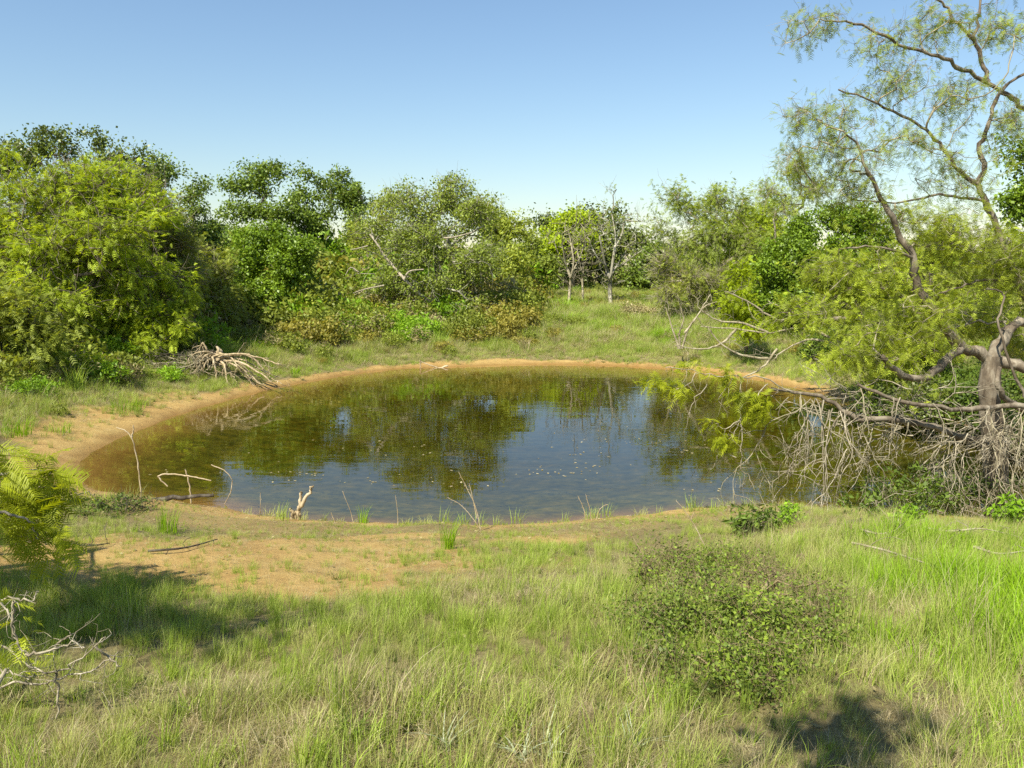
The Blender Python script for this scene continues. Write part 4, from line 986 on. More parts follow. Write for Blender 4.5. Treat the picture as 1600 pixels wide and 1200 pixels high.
def dead_wood(name, label, lines, Y, r, mat, cat='dead branch', seed=0, tw=0.0, twr=0.004, pname='branch', ground_first=False, tip=0.35, grp=None):
    rng = np.random.default_rng(seed); first = None; objs = []
    for l in lines:
        pl = px_line([(q[0], q[1], q[2] if len(q) > 2 else Y) for q in l], 5)
        if first is None:
            first = pl[0].copy()
            root = empty(name, tuple(first), label, cat, grp)
        pl[1:-1] += rng.normal(size=(len(pl) - 2, 3)) * min(r * 0.3, 0.009)
        w = Wood(); w.tube(pl, np.linspace(r, r * tip, len(pl)), 7, 0.12, rng)
        if tw:
            for q in pl[3::2]: hanging(w, rng, q, rng.uniform(0.3, 1.0) * tw, twr, 2, 0.8, 0.15, 0.3, d0=rng.normal(size=3) * [1, 0.6, 0.7])
        o = link(pname, w.mesh(pname, mat), root); o.location = tuple(-first)
    return root
YR = 21.0
dead_wood('dead_limb', 'long bare grey limbs reaching left over the right bank behind the pond', [
    [(1420, 590, 20), (1360, 560, 20.3), (1290, 524, 20.8), (1250, 512, 21), (1200, 520, 21), (1150, 514, 21), (1095, 510, 21)],
    [(1330, 545, 20.5), (1270, 530, 20.8), (1230, 545, 21), (1210, 560, 21)], [(1290, 524, 20.8), (1240, 500, 21), (1215, 500, 21), (1180, 478, 21), (1150, 462, 21), (1132, 455, 21)],
    [(1200, 520, 21), (1160, 505, 21), (1120, 500, 21), (1090, 480, 21)], [(1250, 512, 21), (1235, 490, 21), (1200, 470, 21)], [(1200, 560, 20), (1160, 555, 20), (1130, 540, 20), (1105, 510, 20)], [(1215, 545, 20), (1190, 575, 20), (1160, 590, 20)],
    [(1150, 514, 21), (1130, 535, 21), (1100, 545, 21), (1055, 540, 21)]], YR, 0.036, M['twig_grey'], seed=41, tw=0.9, twr=0.007)
dead_wood('dead_sapling', 'dead broken sapling clump at the right end of the far shore', [
    [(1062, 545, 27), (1062, 520, 27), (1068, 500, 27), (1064, 480, 27)], [(1066, 545, 27), (1075, 515, 27), (1092, 490, 27), (1110, 460, 27)], [(1060, 545, 27), (1050, 510, 27), (1040, 480, 27)], [(1070, 520, 27), (1082, 505, 27), (1100, 480, 27), (1125, 470, 27)]], 27, 0.04, M['twig_grey'], seed=42, tw=1.0, twr=0.009)
s0 = G(686, 574)
dead_wood('fallen_branch', 'bare forked branch lying at the middle of the far shore', [[(700, 571), (686, 575), (672, 570), (655, 564)], [(686, 575), (670, 578), (655, 581)], [(657, 564), (657, 576)]], s0[1] - 0.1, 0.035, M['dead'], seed=43)
s1 = G(462, 812)
dead_wood('stump', 'pale forked broken stump standing in the near shallows', [[(465, 815), (468, 795), (470, 778), (470, 768)], [(467, 795), (476, 780), (484, 768), (489, 759)], [(458, 812), (457, 800), (455, 795)], [(468, 805), (461, 800), (462, 812)]], s1[1], 0.028, M['dead'], 'stump', 44, tip=0.5)
s2 = G(220, 778)
dead_wood('dry_stalk', 'tall bent dry stalk arching over the left end of the pond', [[(221, 785), (219, 755), (214, 715), (206, 685), (194, 672), (182, 668)], [(206, 683), (209, 672), (208, 664)]], s2[1], 0.011, M['dead'], 'stalk', 45, pname='stem', tip=0.5)
s3 = G(298, 785)
dead_wood('broken_reed', 'folded dry reed standing in the shallows by the left shore', [[(299, 790), (297, 765), (293, 745), (289, 733)], [(247, 744), (262, 741), (290, 743), (310, 747), (330, 751)], [(246, 744), (262, 760)]], s3[1], 0.013, M['dead'], 'reed', 46, pname='stem', tip=0.7)
dead_wood('dry_stalk', 'thin curved stalk dipping into the water right of the folded reed', [[(330, 726), (350, 735), (362, 748), (363, 755)], [(363, 752), (360, 770), (350, 788)]], Wt(350, 788)[1], 0.008, M['dead'], 'stalk', 47, pname='stem', tip=0.6)
s4 = G(250, 782)
dead_wood('driftwood_log', 'half sunk reddish brown log end at the left shore', [[(150, 792, s4[1]), (210, 785, s4[1]), (270, 779, s4[1]), (334, 774, s4[1])]], s4[1], 0.06, M['bark_dark'], 'log', 48, tw=0.12, pname='log')
s5 = G(1220, 838)
dead_wood('driftwood_log', 'dark curved branch lying on the right shore under the hanging twigs', [[(1245, 838, s5[1]), (1275, 830, s5[1] + .1), (1300, 826, s5[1] + .2), (1345, 812, s5[1] + .4)], [(1330, 850, s5[1] - .3), (1350, 836, s5[1]), (1380, 822, s5[1] + .2)]], s5[1], 0.04, M['bark_dark'], 'log', 49, pname='log', tip=0.5)
s6 = G(545, 527)
dead_wood('stake', 'short white stake standing in the grass of the far bank', [[(546, 528), (546, 521), (546, 516)]], s6[1], 0.03, M['bark_pale'], 'stake', 50, pname='post', tip=0.9)

for i_, (lab_, l_) in enumerate([('long bare twig lying across the bank below the hanging twigs at right', [(1330, 872), (1380, 884), (1440, 905), (1490, 925)]), ('pale broken twig on the shore between the two lime weeds', [(1440, 846), (1480, 852), (1530, 848), (1570, 856)]),
        ('short crooked twig on the shore just right of the dark curved branch', [(1345, 850), (1372, 856), (1400, 850)]), ('brown twig at the right edge above the tall grass', [(1520, 880), (1560, 890), (1610, 884)]),
        ('thin dry twig lying on the bare patch left of centre', [(232, 868), (290, 862), (340, 848)]), ('dark twig on the bare patch nearest the left sprays', [(105, 856), (140, 858), (172, 854)])]):
    g0_ = [G(*q) for q in l_]; root_ = empty('fallen_twig', tuple(g0_[0]), lab_, 'twig'); w_ = Wood(); rr_ = np.random.default_rng(400 + i_)
    pl_ = catmull([q + np.array([0, 0, 0.03 + (0.10 if q[0] > 2 else 0)]) for q in g0_], 5); w_.tube(pl_, np.linspace(0.012, 0.004, len(pl_)), 6, 0.15, rr_)
    for q in pl_[3::2]: hanging(w_, rr_, q, rr_.uniform(0.1, 0.35), 0.004, 2, 0.9, 0.0, 0.3, d0=rr_.normal(size=3) * [1, 1, 0.35])
    o_ = link('branch', w_.mesh('branch', M['twig_grey'] if i_ < 4 else M['bark_dark']), root_); o_.location = tuple(-g0_[0])

# slim dry seed stems at the near water's edge
rng = np.random.default_rng(55)
for i, (lab, lines) in enumerate([
        ('paired dry stems crossing at the centre of the near shore', [[(752, 830), (742, 790), (728, 760), (717, 738)], [(750, 826), (735, 805), (718, 788), (698, 777)], [(745, 810), (738, 775), (733, 755)]]),
        ('thin straight dry stem leaning left of the middle tuft', [[(553, 818), (546, 795), (535, 767)]]),
        ('single pale upright stem right of the middle tuft', [[(622, 822), (621, 800), (618, 774)]]),
        ('two slender stems near the stump on the near shore', [[(524, 818), (520, 808), (517, 800)], [(405, 808), (407, 790), (407, 770)]]),
        ('long thin dead twig rising above the shrub at the near right shore', [[(1112, 872), (1095, 840), (1080, 812), (1056, 782)], [(1080, 812), (1084, 800)]]),
        ('fine branching dry weed at the near shore right of centre', [[(915, 815), (912, 795), (903, 775)], [(925, 815), (920, 790), (915, 772)], [(932, 812), (938, 795), (950, 788)]])]):
    g_ = G(*lines[0][0]); dead_wood('dry_weed', lab, lines, g_[1], 0.0055, M['dead'], 'stem', 60 + i, tw=0.06, twr=0.0018, pname='stem', tip=0.5)

# ------------------------------------------------------------------ shrubs and weeds of the foreground
def low_shrub(name, label, pts_px, hgt, n_cl, per, L, W, leafm, woodm, seed, rad=0.10, bare=0.3, twn=6, cat='shrub'):
    rng = np.random.default_rng(seed); lob = []
    for (u, v, ru, h) in pts_px:
        g = G(u, v); k = np.linalg.norm(g - [0, 0, CAM_H]) / FPX
        lob.append((g + np.array([0, 0, h * 0.5]), ru * k, ru * k * 0.85, h * 0.5))
    T = in_lobes(rng, lob, n_cl, 0.45); T[:, 2] = np.maximum(T[:, 2], height(T[:, 0], T[:, 1]) + 0.04)
    c = T.mean(0); base = np.array([c[0], c[1] + 0.1, hz(c[0], c[1] + 0.1) - 0.03])
    gds = []
    for j in range(6):
        a = j * 1.05; e = base + np.array([math.cos(a) * 0.35, math.sin(a) * 0.35, 0.28])
        gds.append(catmull([base + np.array([math.cos(a), math.sin(a), 0]) * 0.03, (base + e) / 2 + rng.normal(size=3) * 0.03, e], 3))
    A, par, r, kids, tips = skeleton(rng, gds, T, 0.15, 0.12, 0.03, 0.0022)
    w = Wood(); wood_from(w, A, par, r, kids, min(1.0, 0.022 / r[0]), None, 5, rng)
    # starts of the extra stems
    twigs_at(w, rng, A[tips], twn, 0.14, 0.0018, None, -0.2, 0.3)
    root = empty(name, tuple(base), label, cat); o = link('stems', w.mesh('stems', woodm), root); o.location = tuple(-base)
    lv = Leaves(); C = A[tips]
    nz = fbm(C[:, 0] * 1.6, C[:, 1] * 1.6, seed); C = C[(nz + rng.normal(size=len(C)) * 0.12) > np.quantile(nz, bare)]
    broad_leaves(lv, rng, C, per, rad, L, W, 0.4, 0.8)
    o = link('foliage', lv.mesh('foliage', leafm), root); o.location = tuple(-base)
    return root
low_shrub('thorny_shrub', 'large low thorny shrub with sparse green leaves in the foreground grass at right', [(1060, 1015, 50, 0.28), (1150, 1010, 46, 0.30), (1240, 1005, 50, 0.26), (1090, 950, 60, 0.24), (1195, 935, 56, 0.24), (1030, 1055, 40, 0.22), (1130, 1070, 40, 0.22), (1220, 1060, 40, 0.22), (1275, 965, 40, 0.24), (1130, 905, 80, 0.18), (1000, 995, 44, 0.22), (1290, 1030, 40, 0.18), (1170, 1095, 40, 0.16), (1060, 1085, 34, 0.14)],
          0.5, 700, 44, 0.022, 0.0068, M['shrub'], M['bark_warm'], 91, 0.13, 0.32, 4)
low_shrub('twiggy_shrub', 'small grey twiggy bush left of the large thorny shrub', [(1010, 930, 40, 0.30), (1040, 900, 50, 0.28)], 0.3, 110, 20, 0.024, 0.008, M['shrub'], M['bark_warm'], 92, 0.09, 0.4, 4)
low_shrub('leafy_weed', 'dark green leafy weed on the near shore above the thorny shrub', [(1178, 835, 26, 0.30), (1160, 838, 18, 0.22)], 0.3, 40, 16, 0.085, 0.013, M['weed'], M['twig_grey'], 93, 0.09, 0.0, 1, 'weed')
low_shrub('leafy_weed', 'low dark green weeds along the driftwood log on the left shore', [(180, 800, 34, 0.16), (225, 796, 34, 0.14), (140, 806, 26, 0.16)], 0.2, 90, 14, 0.035, 0.009, M['weed'], M['bark_dark'], 98, 0.07, 0.2, 3, 'weed')
low_shrub('leafy_weed', 'tall shaded green weeds on the shore beneath the hanging twigs', [(1400, 800, 50, 0.60), (1450, 804, 50, 0.50), (1350, 808, 34, 0.30), (1500, 800, 54, 0.60), (1570, 806, 50, 0.55)], 0.3, 240, 14, 0.065, 0.014, M['weed'], M['twig_grey'], 94, 0.12, 0.0, 1, 'weed')
low_shrub('leafy_weed', 'bright yellow green weed at the foot of the hanging twigs', [(1415, 830, 20, 0.22), (1400, 845, 14, 0.14)], 0.3, 26, 30, 0.065, 0.018, M['vine'], M['twig_grey'], 95, 0.08, 0.0, 1, 'weed')
low_shrub('leafy_weed', 'lime green weed at the right edge below the hanging twigs', [(1580, 820, 24, 0.30)], 0.3, 30, 26, 0.07, 0.018, M['vine'], M['twig_grey'], 96, 0.08, 0.0, 1, 'weed')
low_shrub('leafy_weed', 'small lime green weed on the shore left of the dark curved branch', [(1235, 815, 14, 0.22), (1222, 825, 12, 0.16)], 0.3, 24, 22, 0.04, 0.012, M['vine'], M['twig_grey'], 97, 0.06, 0.0, 1, 'weed')

# ------------------------------------------------------------------ tuft meshes for the grass (source shapes, not in the scene themselves)
def tuft(name, seed, blades, rad, hgt, W, mat, lean=0.35, stiff=0.5, seg=3, wind=(0.12, 0.02)):
    rng = np.random.default_rng(seed); V = []; Q = []; T = []; R = []; Cc = []; n = 0
    for b in range(blades):
        a = rng.uniform(0, 2 * math.pi); q = rad * math.sqrt(rng.random()); o = np.array([math.cos(a) * q, math.sin(a) * q, -0.01])
        ad = a + rng.normal() * 0.9; h = hgt * rng.uniform(0.45, 1.1); ln = lean * rng.uniform(0.2, 1.5); d = np.array([math.cos(ad), math.sin(ad), 0]); w0 = W * rng.uniform(0.6, 1.3)
        s = np.array([-d[1], d[0], 0]); s = s * math.cos(1.0) + np.array([rng.normal() * 0.6, rng.normal() * 0.6, 0]); s /= np.linalg.norm(s)
        rv = rng.random(); pts = []
        for k in range(seg + 1):
            t = k / seg; c = o + np.array([0, 0, h * (t - 0.25 * ln * t * t)]) + d * h * ln * t ** (1.5 + stiff) + np.array([wind[0], wind[1], 0]) * h * t * t
            ww = w0 * (1 - t) ** 0.7 if k < seg else 0
            pts.append((c, ww))
        for k in range(seg): V += [pts[k][0] - s * pts[k][1], pts[k][0] + s * pts[k][1]]
        V.append(pts[seg][0])
        for k in range(seg - 1): Q.append([n + 2 * k, n + 2 * k + 1, n + 2 * k + 3, n + 2 * k + 2])
        T.append([n + 2 * seg - 2, n + 2 * seg - 1, n + 2 * seg]); m = 2 * seg + 1; n += m; R += [rv] * m; Cc += [rng.random() * 0.5 + 0.25] * m
    me = mesh_np(name, np.array(V), [np.array(Q), np.array(T)], {'rnd': R, 'clump': Cc}, False, mat)
    return bpy.data.objects.new(name, me)

def small_bush(name, seed, rad, hgt, n, L, W, mat, wood):
    rng = np.random.default_rng(seed); lv = Leaves()
    c = rand_unit(rng, n // 14) * rng.random((n // 14, 1)) ** 0.4 * np.array([rad, rad, hgt * 0.5]) + np.array([0, 0, hgt * 0.5])
    broad_leaves(lv, rng, c, 14, rad * 0.28, L, W, 0.3)
    # stems as slivers of their own colour
    m = 26; o = np.zeros((m, 3)); d = unit(rand_unit(rng, m) * [1, 1, 0.3] + [0, 0, 0.9]); s = unit(np.cross(d, rand_unit(rng, m)))
    lv.sliver(o, d, s, hgt * rng.uniform(0.7, 1.25, m), 0.004, rng.random(m), np.full(m, 0.1))
    return bpy.data.objects.new(name, lv.mesh(name, mat))

def scatter(name, label, objs, pts, idx, rotz, scl, tilt=None):
    """one object whose points carry instances of the source shapes"""
    coll = bpy.data.collections.new(name + '_shapes')
    objs = sorted(objs, key=lambda o: o.name)
    for o in objs: coll.objects.link(o)
    me = bpy.data.meshes.new(name); n = len(pts); me.vertices.add(n); me.vertices.foreach_set('co', np.ascontiguousarray(pts, np.float32).ravel())
    a = me.attributes.new('idx', 'INT', 'POINT'); a.data.foreach_set('value', np.asarray(idx, np.int32))
    rot = np.zeros((n, 3), np.float32); rot[:, 2] = rotz
    if tilt is not None: rot[:, 0] = tilt[:, 0]; rot[:, 1] = tilt[:, 1]
    a = me.attributes.new('rot', 'FLOAT_VECTOR', 'POINT'); a.data.foreach_set('vector', rot.ravel())
    sv = np.asarray(scl, np.float32); sv = np.repeat(sv[:, None], 3, 1) if sv.ndim == 1 else sv
    a = me.attributes.new('scl', 'FLOAT_VECTOR', 'POINT'); a.data.foreach_set('vector', np.ascontiguousarray(sv, np.float32).ravel())
    o = link(name, me, kind='stuff'); o['label'] = label
    ng = bpy.data.node_groups.new(name + '_scatter', 'GeometryNodeTree')
    ng.interface.new_socket('Geometry', in_out='INPUT', socket_type='NodeSocketGeometry'); ng.interface.new_socket('Geometry', in_out='OUTPUT', socket_type='NodeSocketGeometry')
    N = ng.nodes; gi = N.new('NodeGroupInput'); go = N.new('NodeGroupOutput'); ci = N.new('GeometryNodeCollectionInfo'); ci.inputs['Collection'].default_value = coll
    ci.inputs['Separate Children'].default_value = True; ci.inputs['Reset Children'].default_value = True
    ip = N.new('GeometryNodeInstanceOnPoints'); ip.inputs['Pick Instance'].default_value = True
    def na(t, nm):
        x = N.new('GeometryNodeInputNamedAttribute'); x.data_type = t; x.inputs['Name'].default_value = nm; return x.outputs[0]
    L_ = ng.links.new
    L_(gi.outputs[0], ip.inputs['Points']); L_(ci.outputs[0], ip.inputs['Instance']); L_(na('INT', 'idx'), ip.inputs['Instance Index'])
    L_(na('FLOAT_VECTOR', 'rot'), ip.inputs['Rotation']); L_(na('FLOAT_VECTOR', 'scl'), ip.inputs['Scale']); L_(ip.outputs[0], go.inputs[0])
    md = o.modifiers.new('scatter', 'NODES'); md.node_group = ng
    return o

rg = np.random.default_rng(101)
GR = [tuft('a0_green', 1, 34, 0.07, 0.26, 0.0022, M['grass_green']), tuft('a1_green', 2, 30, 0.06, 0.30, 0.0025, M['grass_green'], 0.25), tuft('a2_green', 3, 40, 0.09, 0.22, 0.0020, M['grass_green'], 0.5),
      tuft('b0_lush', 4, 34, 0.06, 0.30, 0.0028, M['grass_lush'], 0.35), tuft('b1_lush', 5, 30, 0.08, 0.26, 0.0028, M['grass_lush'], 0.5),
      tuft('c0_dull', 6, 44, 0.09, 0.20, 0.0018, M['grass_dull'], 0.6), tuft('c1_dull', 7, 40, 0.08, 0.24, 0.0018, M['grass_dull'], 0.4),
      tuft('d0_dry', 8, 36, 0.09, 0.20, 0.0016, M['grass_dry'], 0.8), tuft('d1_dry', 9, 16, 0.05, 0.36, 0.0015, M['grass_dry'], 0.3),
      tuft('f0_stems', 12, 7, 0.05, 0.48, 0.0013, M['grass_dry'], 0.25), tuft('f1_broad', 13, 16, 0.06, 0.20, 0.0048, M['grass_green'], 0.7), tuft('f2_weed', 14, 26, 0.05, 0.13, 0.0055, M['weed'], 1.0),
      tuft('e0_thatch', 10, 46, 0.11, 0.10, 0.0018, M['grass_dry'], 1.6), tuft('e1_thatch', 11, 46, 0.11, 0.12, 0.0018, M['grass_dull'], 1.3)]
def frustum(x, y, margin=1.0):
    return np.abs(x) < (y * 0.66 + margin)
def sward():
    # near foreground
    n = 52000; x = rg.uniform(-9, 9.5, n); y = rg.uniform(1.6, 13.5, n); 
    # more per area close to the camera
    keep = frustum(x, y, 0.8) & (rg.random(n) < np.clip(1.15 - (y - 3) * 0.05, 0.35, 1)); x, y = x[keep], y[keep]
    x2 = rg.uniform(-26, 30, 110000); y2 = rg.uniform(9, 62, 110000); k2 = frustum(x2, y2, 1.5) & (rg.random(len(x2)) < np.clip(1.3 - y2 * 0.018, 0.25, 1)); x2, y2 = x2[k2], y2[k2]
    x3 = rg.uniform(-17, 17, 90000); y3 = rg.uniform(15, 42, 90000); k3 = frustum(x3, y3, 1.0) & (y3 > 15); x3, y3 = x3[k3], y3[k3]
    x = np.concatenate([x, x2, x3]); y = np.concatenate([y, y2, y3]); s = sdist(x, y); c = cover_at(x, y, s)
    keep = (s > 0.05) & (rg.random(len(x)) < c * 0.90 + (0.22 + 0.55 * (y > 15) * sstep(0.42, 0.56, fbm(x * 0.9, y * 0.9, 68)) + 0.14 * (y < 13)) * sstep(0.15, 0.7, s + (fbm(x * 2.2, y * 2.2, 67) - 0.5) * 1.3)); x, y, s, c = x[keep], y[keep], s[keep], c[keep]; n = len(x)
    z = height(x, y, s); keep = z > 0.02; x, y, s, c, z = x[keep], y[keep], s[keep], c[keep], z[keep]; n = len(x)
    g1 = fbm(x * 0.55, y * 0.55, 61); g2 = fbm(x * 1.9, y * 1.9, 62); r = rg.random(n)
    near = y < 13.5
    lush = sstep(1.2, 3.2, x - 0.10 * y) * near * sstep(6.9, 5.4, y + 2.4 * (g1 - 0.5) * 2) * sstep(0.30, 0.5, g2 * 0.5 + g1 * 0.5) + 0.55 * sstep(0.60, 0.70, fbm(x * 0.35, y * 0.35, 63)) * (~near) * (s > 3)
    dryness = np.clip(0.95 * (1 - sstep(0.40, 0.54, g1 * 0.45 + g2 * 0.55)) + 0.75 * sstep(4.3, 3.1, y + (g2 - 0.5)) * near + 0.3 * sstep(-1.5, -3.2, x) * near + 0.35 * (~near) + 0.45 * near * sstep(2, 3.5, x) * sstep(5.6, 7.2, y), 0, 1)
    dryness = dryness * (1 - 0.75 * lush); idx = np.empty(n, int)
    a = rg.random(n); b = rg.random(n)
    idx[:] = np.where(a < 0.55, rg.integers(0, 3, n), rg.integers(5, 7, n))
    idx = np.where(r < dryness * 0.85, np.where(b < 0.22, rg.integers(5, 7, n), np.where(b < 0.50, 7, np.where(b < 0.58, 8, np.where(b < 0.86, 9, 10)))), idx)
    idx = np.where((rg.random(n) < lush * 0.85) & (r > dryness * 0.35), rg.integers(3, 5, n), idx)
    odd = rg.random(n); idx = np.where(odd < 0.035, 11, np.where(odd < 0.085, 12, np.where(odd < 0.12, 13, idx)))
    sc_ = rg.uniform(0.65, 1.25, n) * np.where(near, 0.26 + 0.74 * sstep(0.8, 6.0, s) * (0.35 + 0.65 * c), 0.65 + 0.5 * sstep(0.3, 2.6, s) * (0.35 + 0.65 * c)) * np.where(near, 1.0, 1.15 + 0.5 * sstep(3, 8, s)) * (0.30 + 1.1 * fbm(x * 1.5, y * 1.5, 64)) * np.where(near, 0.78 + 0.3 * sstep(1.5, 3.5, x), 1)
    sc_ = sc_ * (1 + 0.25 * lush); sc3 = np.stack([sc_, sc_, sc_], 1)
    far = np.clip((y - 12) / 25, 0, 1); sc3[:, :2] *= (1 + 0.9 * far)[:, None]
    tilt = rg.normal(size=(n, 2)) * 0.12
    scatter('grass', 'mixed green and dry grass covering the banks', GR, np.stack([x, y, z], 1), idx, rg.normal(size=n) * 0.8, sc3, tilt)
    print('grass', n)
sward()

UB = [small_bush('a0_scrub', 1, 0.30, 0.42, 900, 0.05, 0.014, M['scrub'], None), small_bush('a1_scrub', 2, 0.34, 0.36, 900, 0.045, 0.014, M['scrub'], None),
      small_bush('b0_olive', 3, 0.34, 0.45, 900, 0.055, 0.016, M['scrub_olive'], None), small_bush('b1_olive', 4, 0.28, 0.36, 800, 0.05, 0.015, M['scrub_olive'], None),
      tuft('e0_tussock', 15, 120, 0.16, 0.55, 0.006, M['grass_dry'], 0.5, 0.5, 3), tuft('e1_tussock', 16, 130, 0.18, 0.60, 0.006, M['grass_green'], 0.45, 0.5, 3), tuft('e2_tussock', 17, 120, 0.18, 0.50, 0.006, M['scrub_dry'], 0.6, 0.5, 3),
      small_bush('c0_dry', 5, 0.32, 0.38, 700, 0.07, 0.008, M['scrub_dry'], None), small_bush('d0_green', 6, 0.34, 0.40, 900, 0.07, 0.012, M['vine'], None)]
def undergrowth():
    n = 24000; x = rg.uniform(-30, 36, n); y = rg.uniform(12, 68, n); s = sdist(x, y); k = frustum(x, y, 2) & (s > 0.9) ; x, y, s = x[k], y[k], s[k]
    den = np.where(x < 2.5, 0.62, 0.36) * sstep(0.9, 4.0, s + (fbm(x * 0.8, y * 0.8, 73) - 0.5) * 2) * (0.35 + 0.9 * sstep(0.36, 0.58, fbm(x * 0.3, y * 0.3, 71))); den = np.where((x > 2) & (x < 9) & (y > 33), den * 0.6, den)
    k = rg.random(len(x)) < den; x, y, s = x[k], y[k], s[k]; n = len(x); g = fbm(x * 0.22, y * 0.22, 72) + rg.normal(size=n) * 0.07
    sc_ = rg.uniform(0.5, 1.35, n) * (0.6 + 0.7 * sstep(1, 4, s)) * (1 + 0.55 * sstep(24, 30, y)) * (1 + 1.7 * sstep(34, 46, y + 3 * (x < 2)) * rg.random(n) ** 0.7 + 0.6 * sstep(-6, -9, x) * sstep(16, 22, y))
    idx = np.where(g < 0.44, rg.integers(0, 2, n), np.where(g < 0.57, rg.integers(2, 4, n), np.where(g < 0.65, 4, 5))); idx = np.where(rg.random(n) < 0.22, rg.integers(0, 5, n), idx); idx = np.where(rg.random(n) < np.where(x > 1, 0.75, 0.42), rg.integers(6, 9, n), idx); sc_ = np.where(idx >= 6, np.minimum(sc_, rg.uniform(0.8, 1.5, n)), sc_)
    sc_ = np.where((x > 0.5) & (y > 27) & (x < 11), np.minimum(sc_ * 0.62, 1.15), sc_)
    scatter('undergrowth', 'low yellowish and brown scrub covering the far and left banks', UB, np.stack([x, y, height(x, y, s) - 0.03], 1), idx, rg.uniform(0, 6.28, n), sc_)
    print('undergrowth', n)
undergrowth()

# ------------------------------------------------------------------ single tufts that stand out
def big_tuft(label, u, v, h, blades, mat, seed, rad=0.05, W=0.0035, lean=0.35, name='grass_tuft', cat='grass tuft', grp=None):
    t = tuft(name, seed, blades, rad, h, W, M[mat], lean, 0.5, 4); g = G(u, v); t.location = (g[0], g[1], g[2]); COL.objects.link(t); tag(t, label, cat, grp); return t
big_tuft('bright green grass tuft on the left near shore below the folded reed', 261, 832, 0.36, 90, 'grass_lush', 201, 0.10)
big_tuft('tall green grass tuft at the near waterline left of centre', 568, 818, 0.30, 34, 'grass_lush', 202, 0.07, 0.004)
big_tuft('tall bright tuft standing at the centre of the near shore', 700, 858, 0.36, 60, 'grass_lush', 203, 0.07, 0.004)
big_tuft('fine rushes beside the forked stump', 440, 814, 0.30, 26, 'grass_green', 204, 0.08, 0.003)
big_tuft('pale green tuft of reeds behind the driftwood log', 170, 782, 0.20, 60, 'grass_green', 205, 0.20, 0.003)
big_tuft('yellowish reed tuft at the base of the tall bent stalk', 205, 780, 0.22, 60, 'grass_dull', 206, 0.16, 0.003)
big_tuft('green clump on the bare left bank nearest the edge of the view', 25, 680, 0.40, 120, 'grass_lush', 207, 0.25, 0.006)
big_tuft('green clump on the left bank beside the water', 200, 640, 0.34, 110, 'grass_lush', 208, 0.35, 0.006)
big_tuft('thin green clump in the middle of the left bank', 95, 678, 0.34, 70, 'grass_lush', 209, 0.18, 0.005)
big_tuft('green tuft on the far shore beside the root ball', 462, 585, 0.30, 60, 'grass_lush', 210, 0.12, 0.01)
big_tuft('bright green grass patch in the meadow left of the grey brown bush', 885, 505, 0.55, 260, 'grass_lush', 211, 0.9, 0.012, 0.5)
big_tuft('bright green grass patch in front of the grey brown bush', 945, 515, 0.55, 260, 'grass_lush', 212, 0.9, 0.012, 0.5)
big_tuft('bright green grass patch at the right of the meadow', 1030, 512, 0.5, 200, 'grass_lush', 213, 0.7, 0.012, 0.5)
big_tuft('dark green rushes in the shallows at the right end', 1120, 800, 0.20, 40, 'grass_green', 214, 0.10, 0.003)
for i, (u, v, lab) in enumerate([(812, 1192, 'silvery white leaved rosette at the bottom centre of the grass'), (985, 1170, 'silvery rosette under the thorny shrub at the bottom'), (700, 1172, 'silvery weed at the bottom left of the white rosette'), (850, 1190, 'small silvery tuft right of the white rosette')]):
    t_ = big_tuft(lab, u, v, 0.145 + 0.03 * (i % 2), 18, 'silver', 220 + i, 0.03, 0.006, 0.9, 'silver_weed', 'weed')

rt_ = np.random.default_rng(240); proto_ = None
for k_ in range(34):
    u_ = rt_.uniform(340, 1180); i_ = int(np.argmin([abs(q[0] - u_) + (0 if q[1] > 760 else 9999) for q in shore_px])); g_ = Wt(shore_px[i_][0], shore_px[i_][1]); g2_ = Wt(shore_px[i_ - 1][0], shore_px[i_ - 1][1]); f_ = rt_.random(); g_ = g_ * f_ + g2_ * (1 - f_)
    g_[1] -= rt_.uniform(0.02, 0.7); z_ = hz(g_[0], g_[1])
    if proto_ is None: proto_ = [tuft('grass_tuft', 241, 26, 0.06, 0.17, 0.0028, M['grass_green'], 0.45, 0.5, 3), tuft('grass_tuft', 242, 34, 0.08, 0.13, 0.0028, M['grass_dull'], 0.7, 0.5, 3)]; o_ = proto_[0]
    else: o_ = proto_[1] if k_ == 1 else proto_[int(rt_.random() < 0.5)].copy()
    COL.objects.link(o_); o_.location = (g_[0], g_[1], max(z_, -0.05)); o_.rotation_euler = (0, 0, rt_.uniform(0, 0.8)); q_ = rt_.uniform(0.6, 1.5); o_.scale = (q_, q_, q_)
    tag(o_, 'small low grass tuft, one of a loose row on the near waterline mud', 'grass tuft', 'small grass tufts along the near waterline')

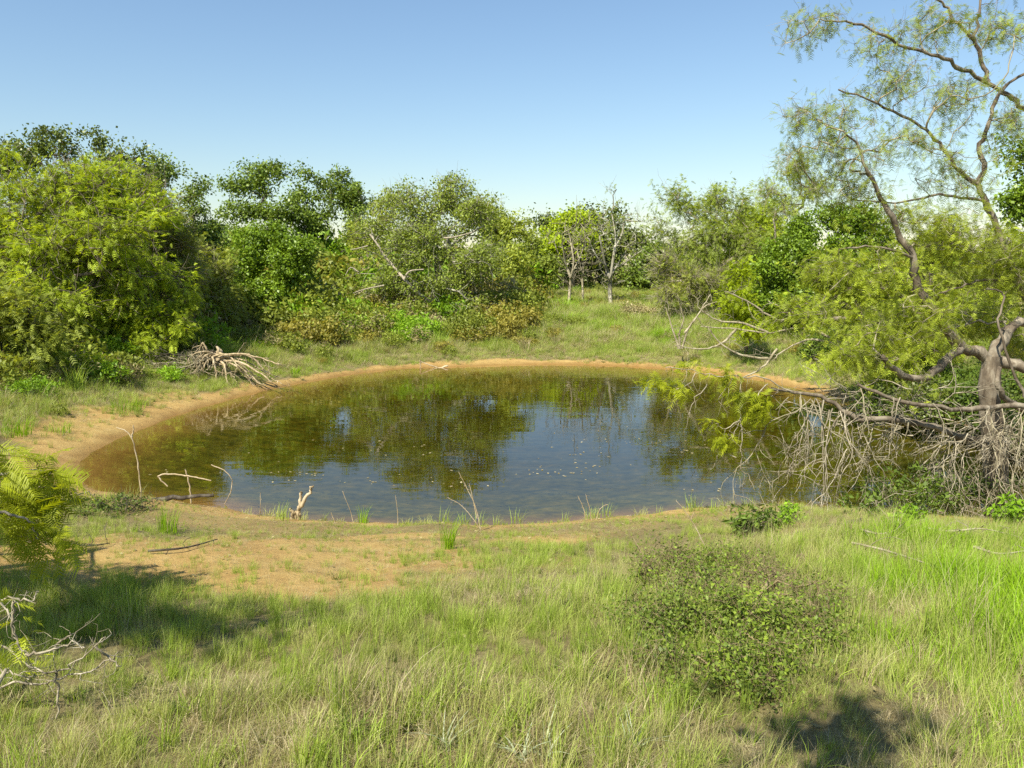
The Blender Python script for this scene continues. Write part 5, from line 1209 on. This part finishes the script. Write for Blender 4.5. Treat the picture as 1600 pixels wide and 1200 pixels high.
# ------------------------------------------------------------------ floating leaves and litter
def floating():
    rng = np.random.default_rng(300); pts = []
    for (u, v, su, sv, n) in [(a_, b_, c_, d_, int(e_ * 0.28)) for a_, b_, c_, d_, e_ in [(470, 742, 90, 8, 40), (560, 752, 120, 12, 60), (900, 720, 60, 25, 110), (940, 690, 60, 14, 50), (860, 740, 70, 12, 50), (620, 690, 160, 40, 40), (1040, 690, 70, 20, 40), (1080, 705, 20, 4, 18), (350, 720, 60, 20, 14), (720, 757, 60, 6, 26), (680, 708, 20, 3, 12), (1100, 760, 80, 20, 26), (250, 735, 60, 12, 14)]]:
        for k in range(n):
            p = Wt(u + rng.normal() * su * 0.55, v + rng.normal() * sv * 0.55); pts.append(p)
    pts = np.array(pts); pts = pts[sdist(pts[:, 0], pts[:, 1]) < -0.15]; n = len(pts); pts[:, 2] = 0.004
    a = rng.uniform(0, 6.28, n); d = np.stack([np.cos(a), np.sin(a), rng.normal(size=n) * 0.04 + 0.04], 1); s = np.stack([-np.sin(a), np.cos(a), rng.normal(size=n) * 0.03], 1)
    lv = Leaves(); k = rng.uniform(0.5, 1.3, n); lv.rhomb(pts, d, s, 0.055 * k, 0.017 * k, rng.random(n), rng.random(n))
    o = link('floating_leaves', lv.mesh('floating_leaves', M['grass_dry']), kind='stuff'); o['label'] = 'scattered dry leaves floating on the pond'
floating()
def litter():
    rng = np.random.default_rng(301); n = 16000; x = rng.uniform(-11, 11, n); y = rng.uniform(3, 32, n); s = sdist(x, y); k = (s > 0.1) & frustum(x, y, 1) & (rng.random(n) < np.where(s < 6, 1, 0.4)); x, y, s = x[k], y[k], s[k]; n = len(x)
    p = np.stack([x, y, height(x, y, s) + 0.012], 1); a = rng.uniform(0, 6.28, n); d = unit(np.stack([np.cos(a), np.sin(a), rng.normal(size=n) * 0.2], 1)); sd = unit(np.cross(d, np.array([0, 0, 1.0]) + rng.normal(size=(n, 3)) * 0.3))
    lv = Leaves(); k = rng.uniform(0.4, 1.5, n); h = n // 2
    lv.rhomb(p[:h], d[:h], sd[:h], 0.035 * k[:h], 0.009 * k[:h], rng.random(h), rng.random(h)); lv.sliver(p[h:], d[h:], sd[h:], 0.12 * k[h:], 0.0022, rng.random(n - h), rng.random(n - h))
    o = link('leaf_litter', lv.mesh('leaf_litter', M['scrub_dry']), kind='stuff'); o['label'] = 'dry leaf litter and twig bits on the bare soil'
litter()

# triangle count of the distinct meshes
tot = 0
seen = set()
for o in bpy.data.objects:
    if o.type == 'MESH' and o.data.name not in seen:
        seen.add(o.data.name); tot += len(o.data.loops) - 2 * len(o.data.polygons)
print('triangles', tot, 'objects', len(bpy.data.objects))
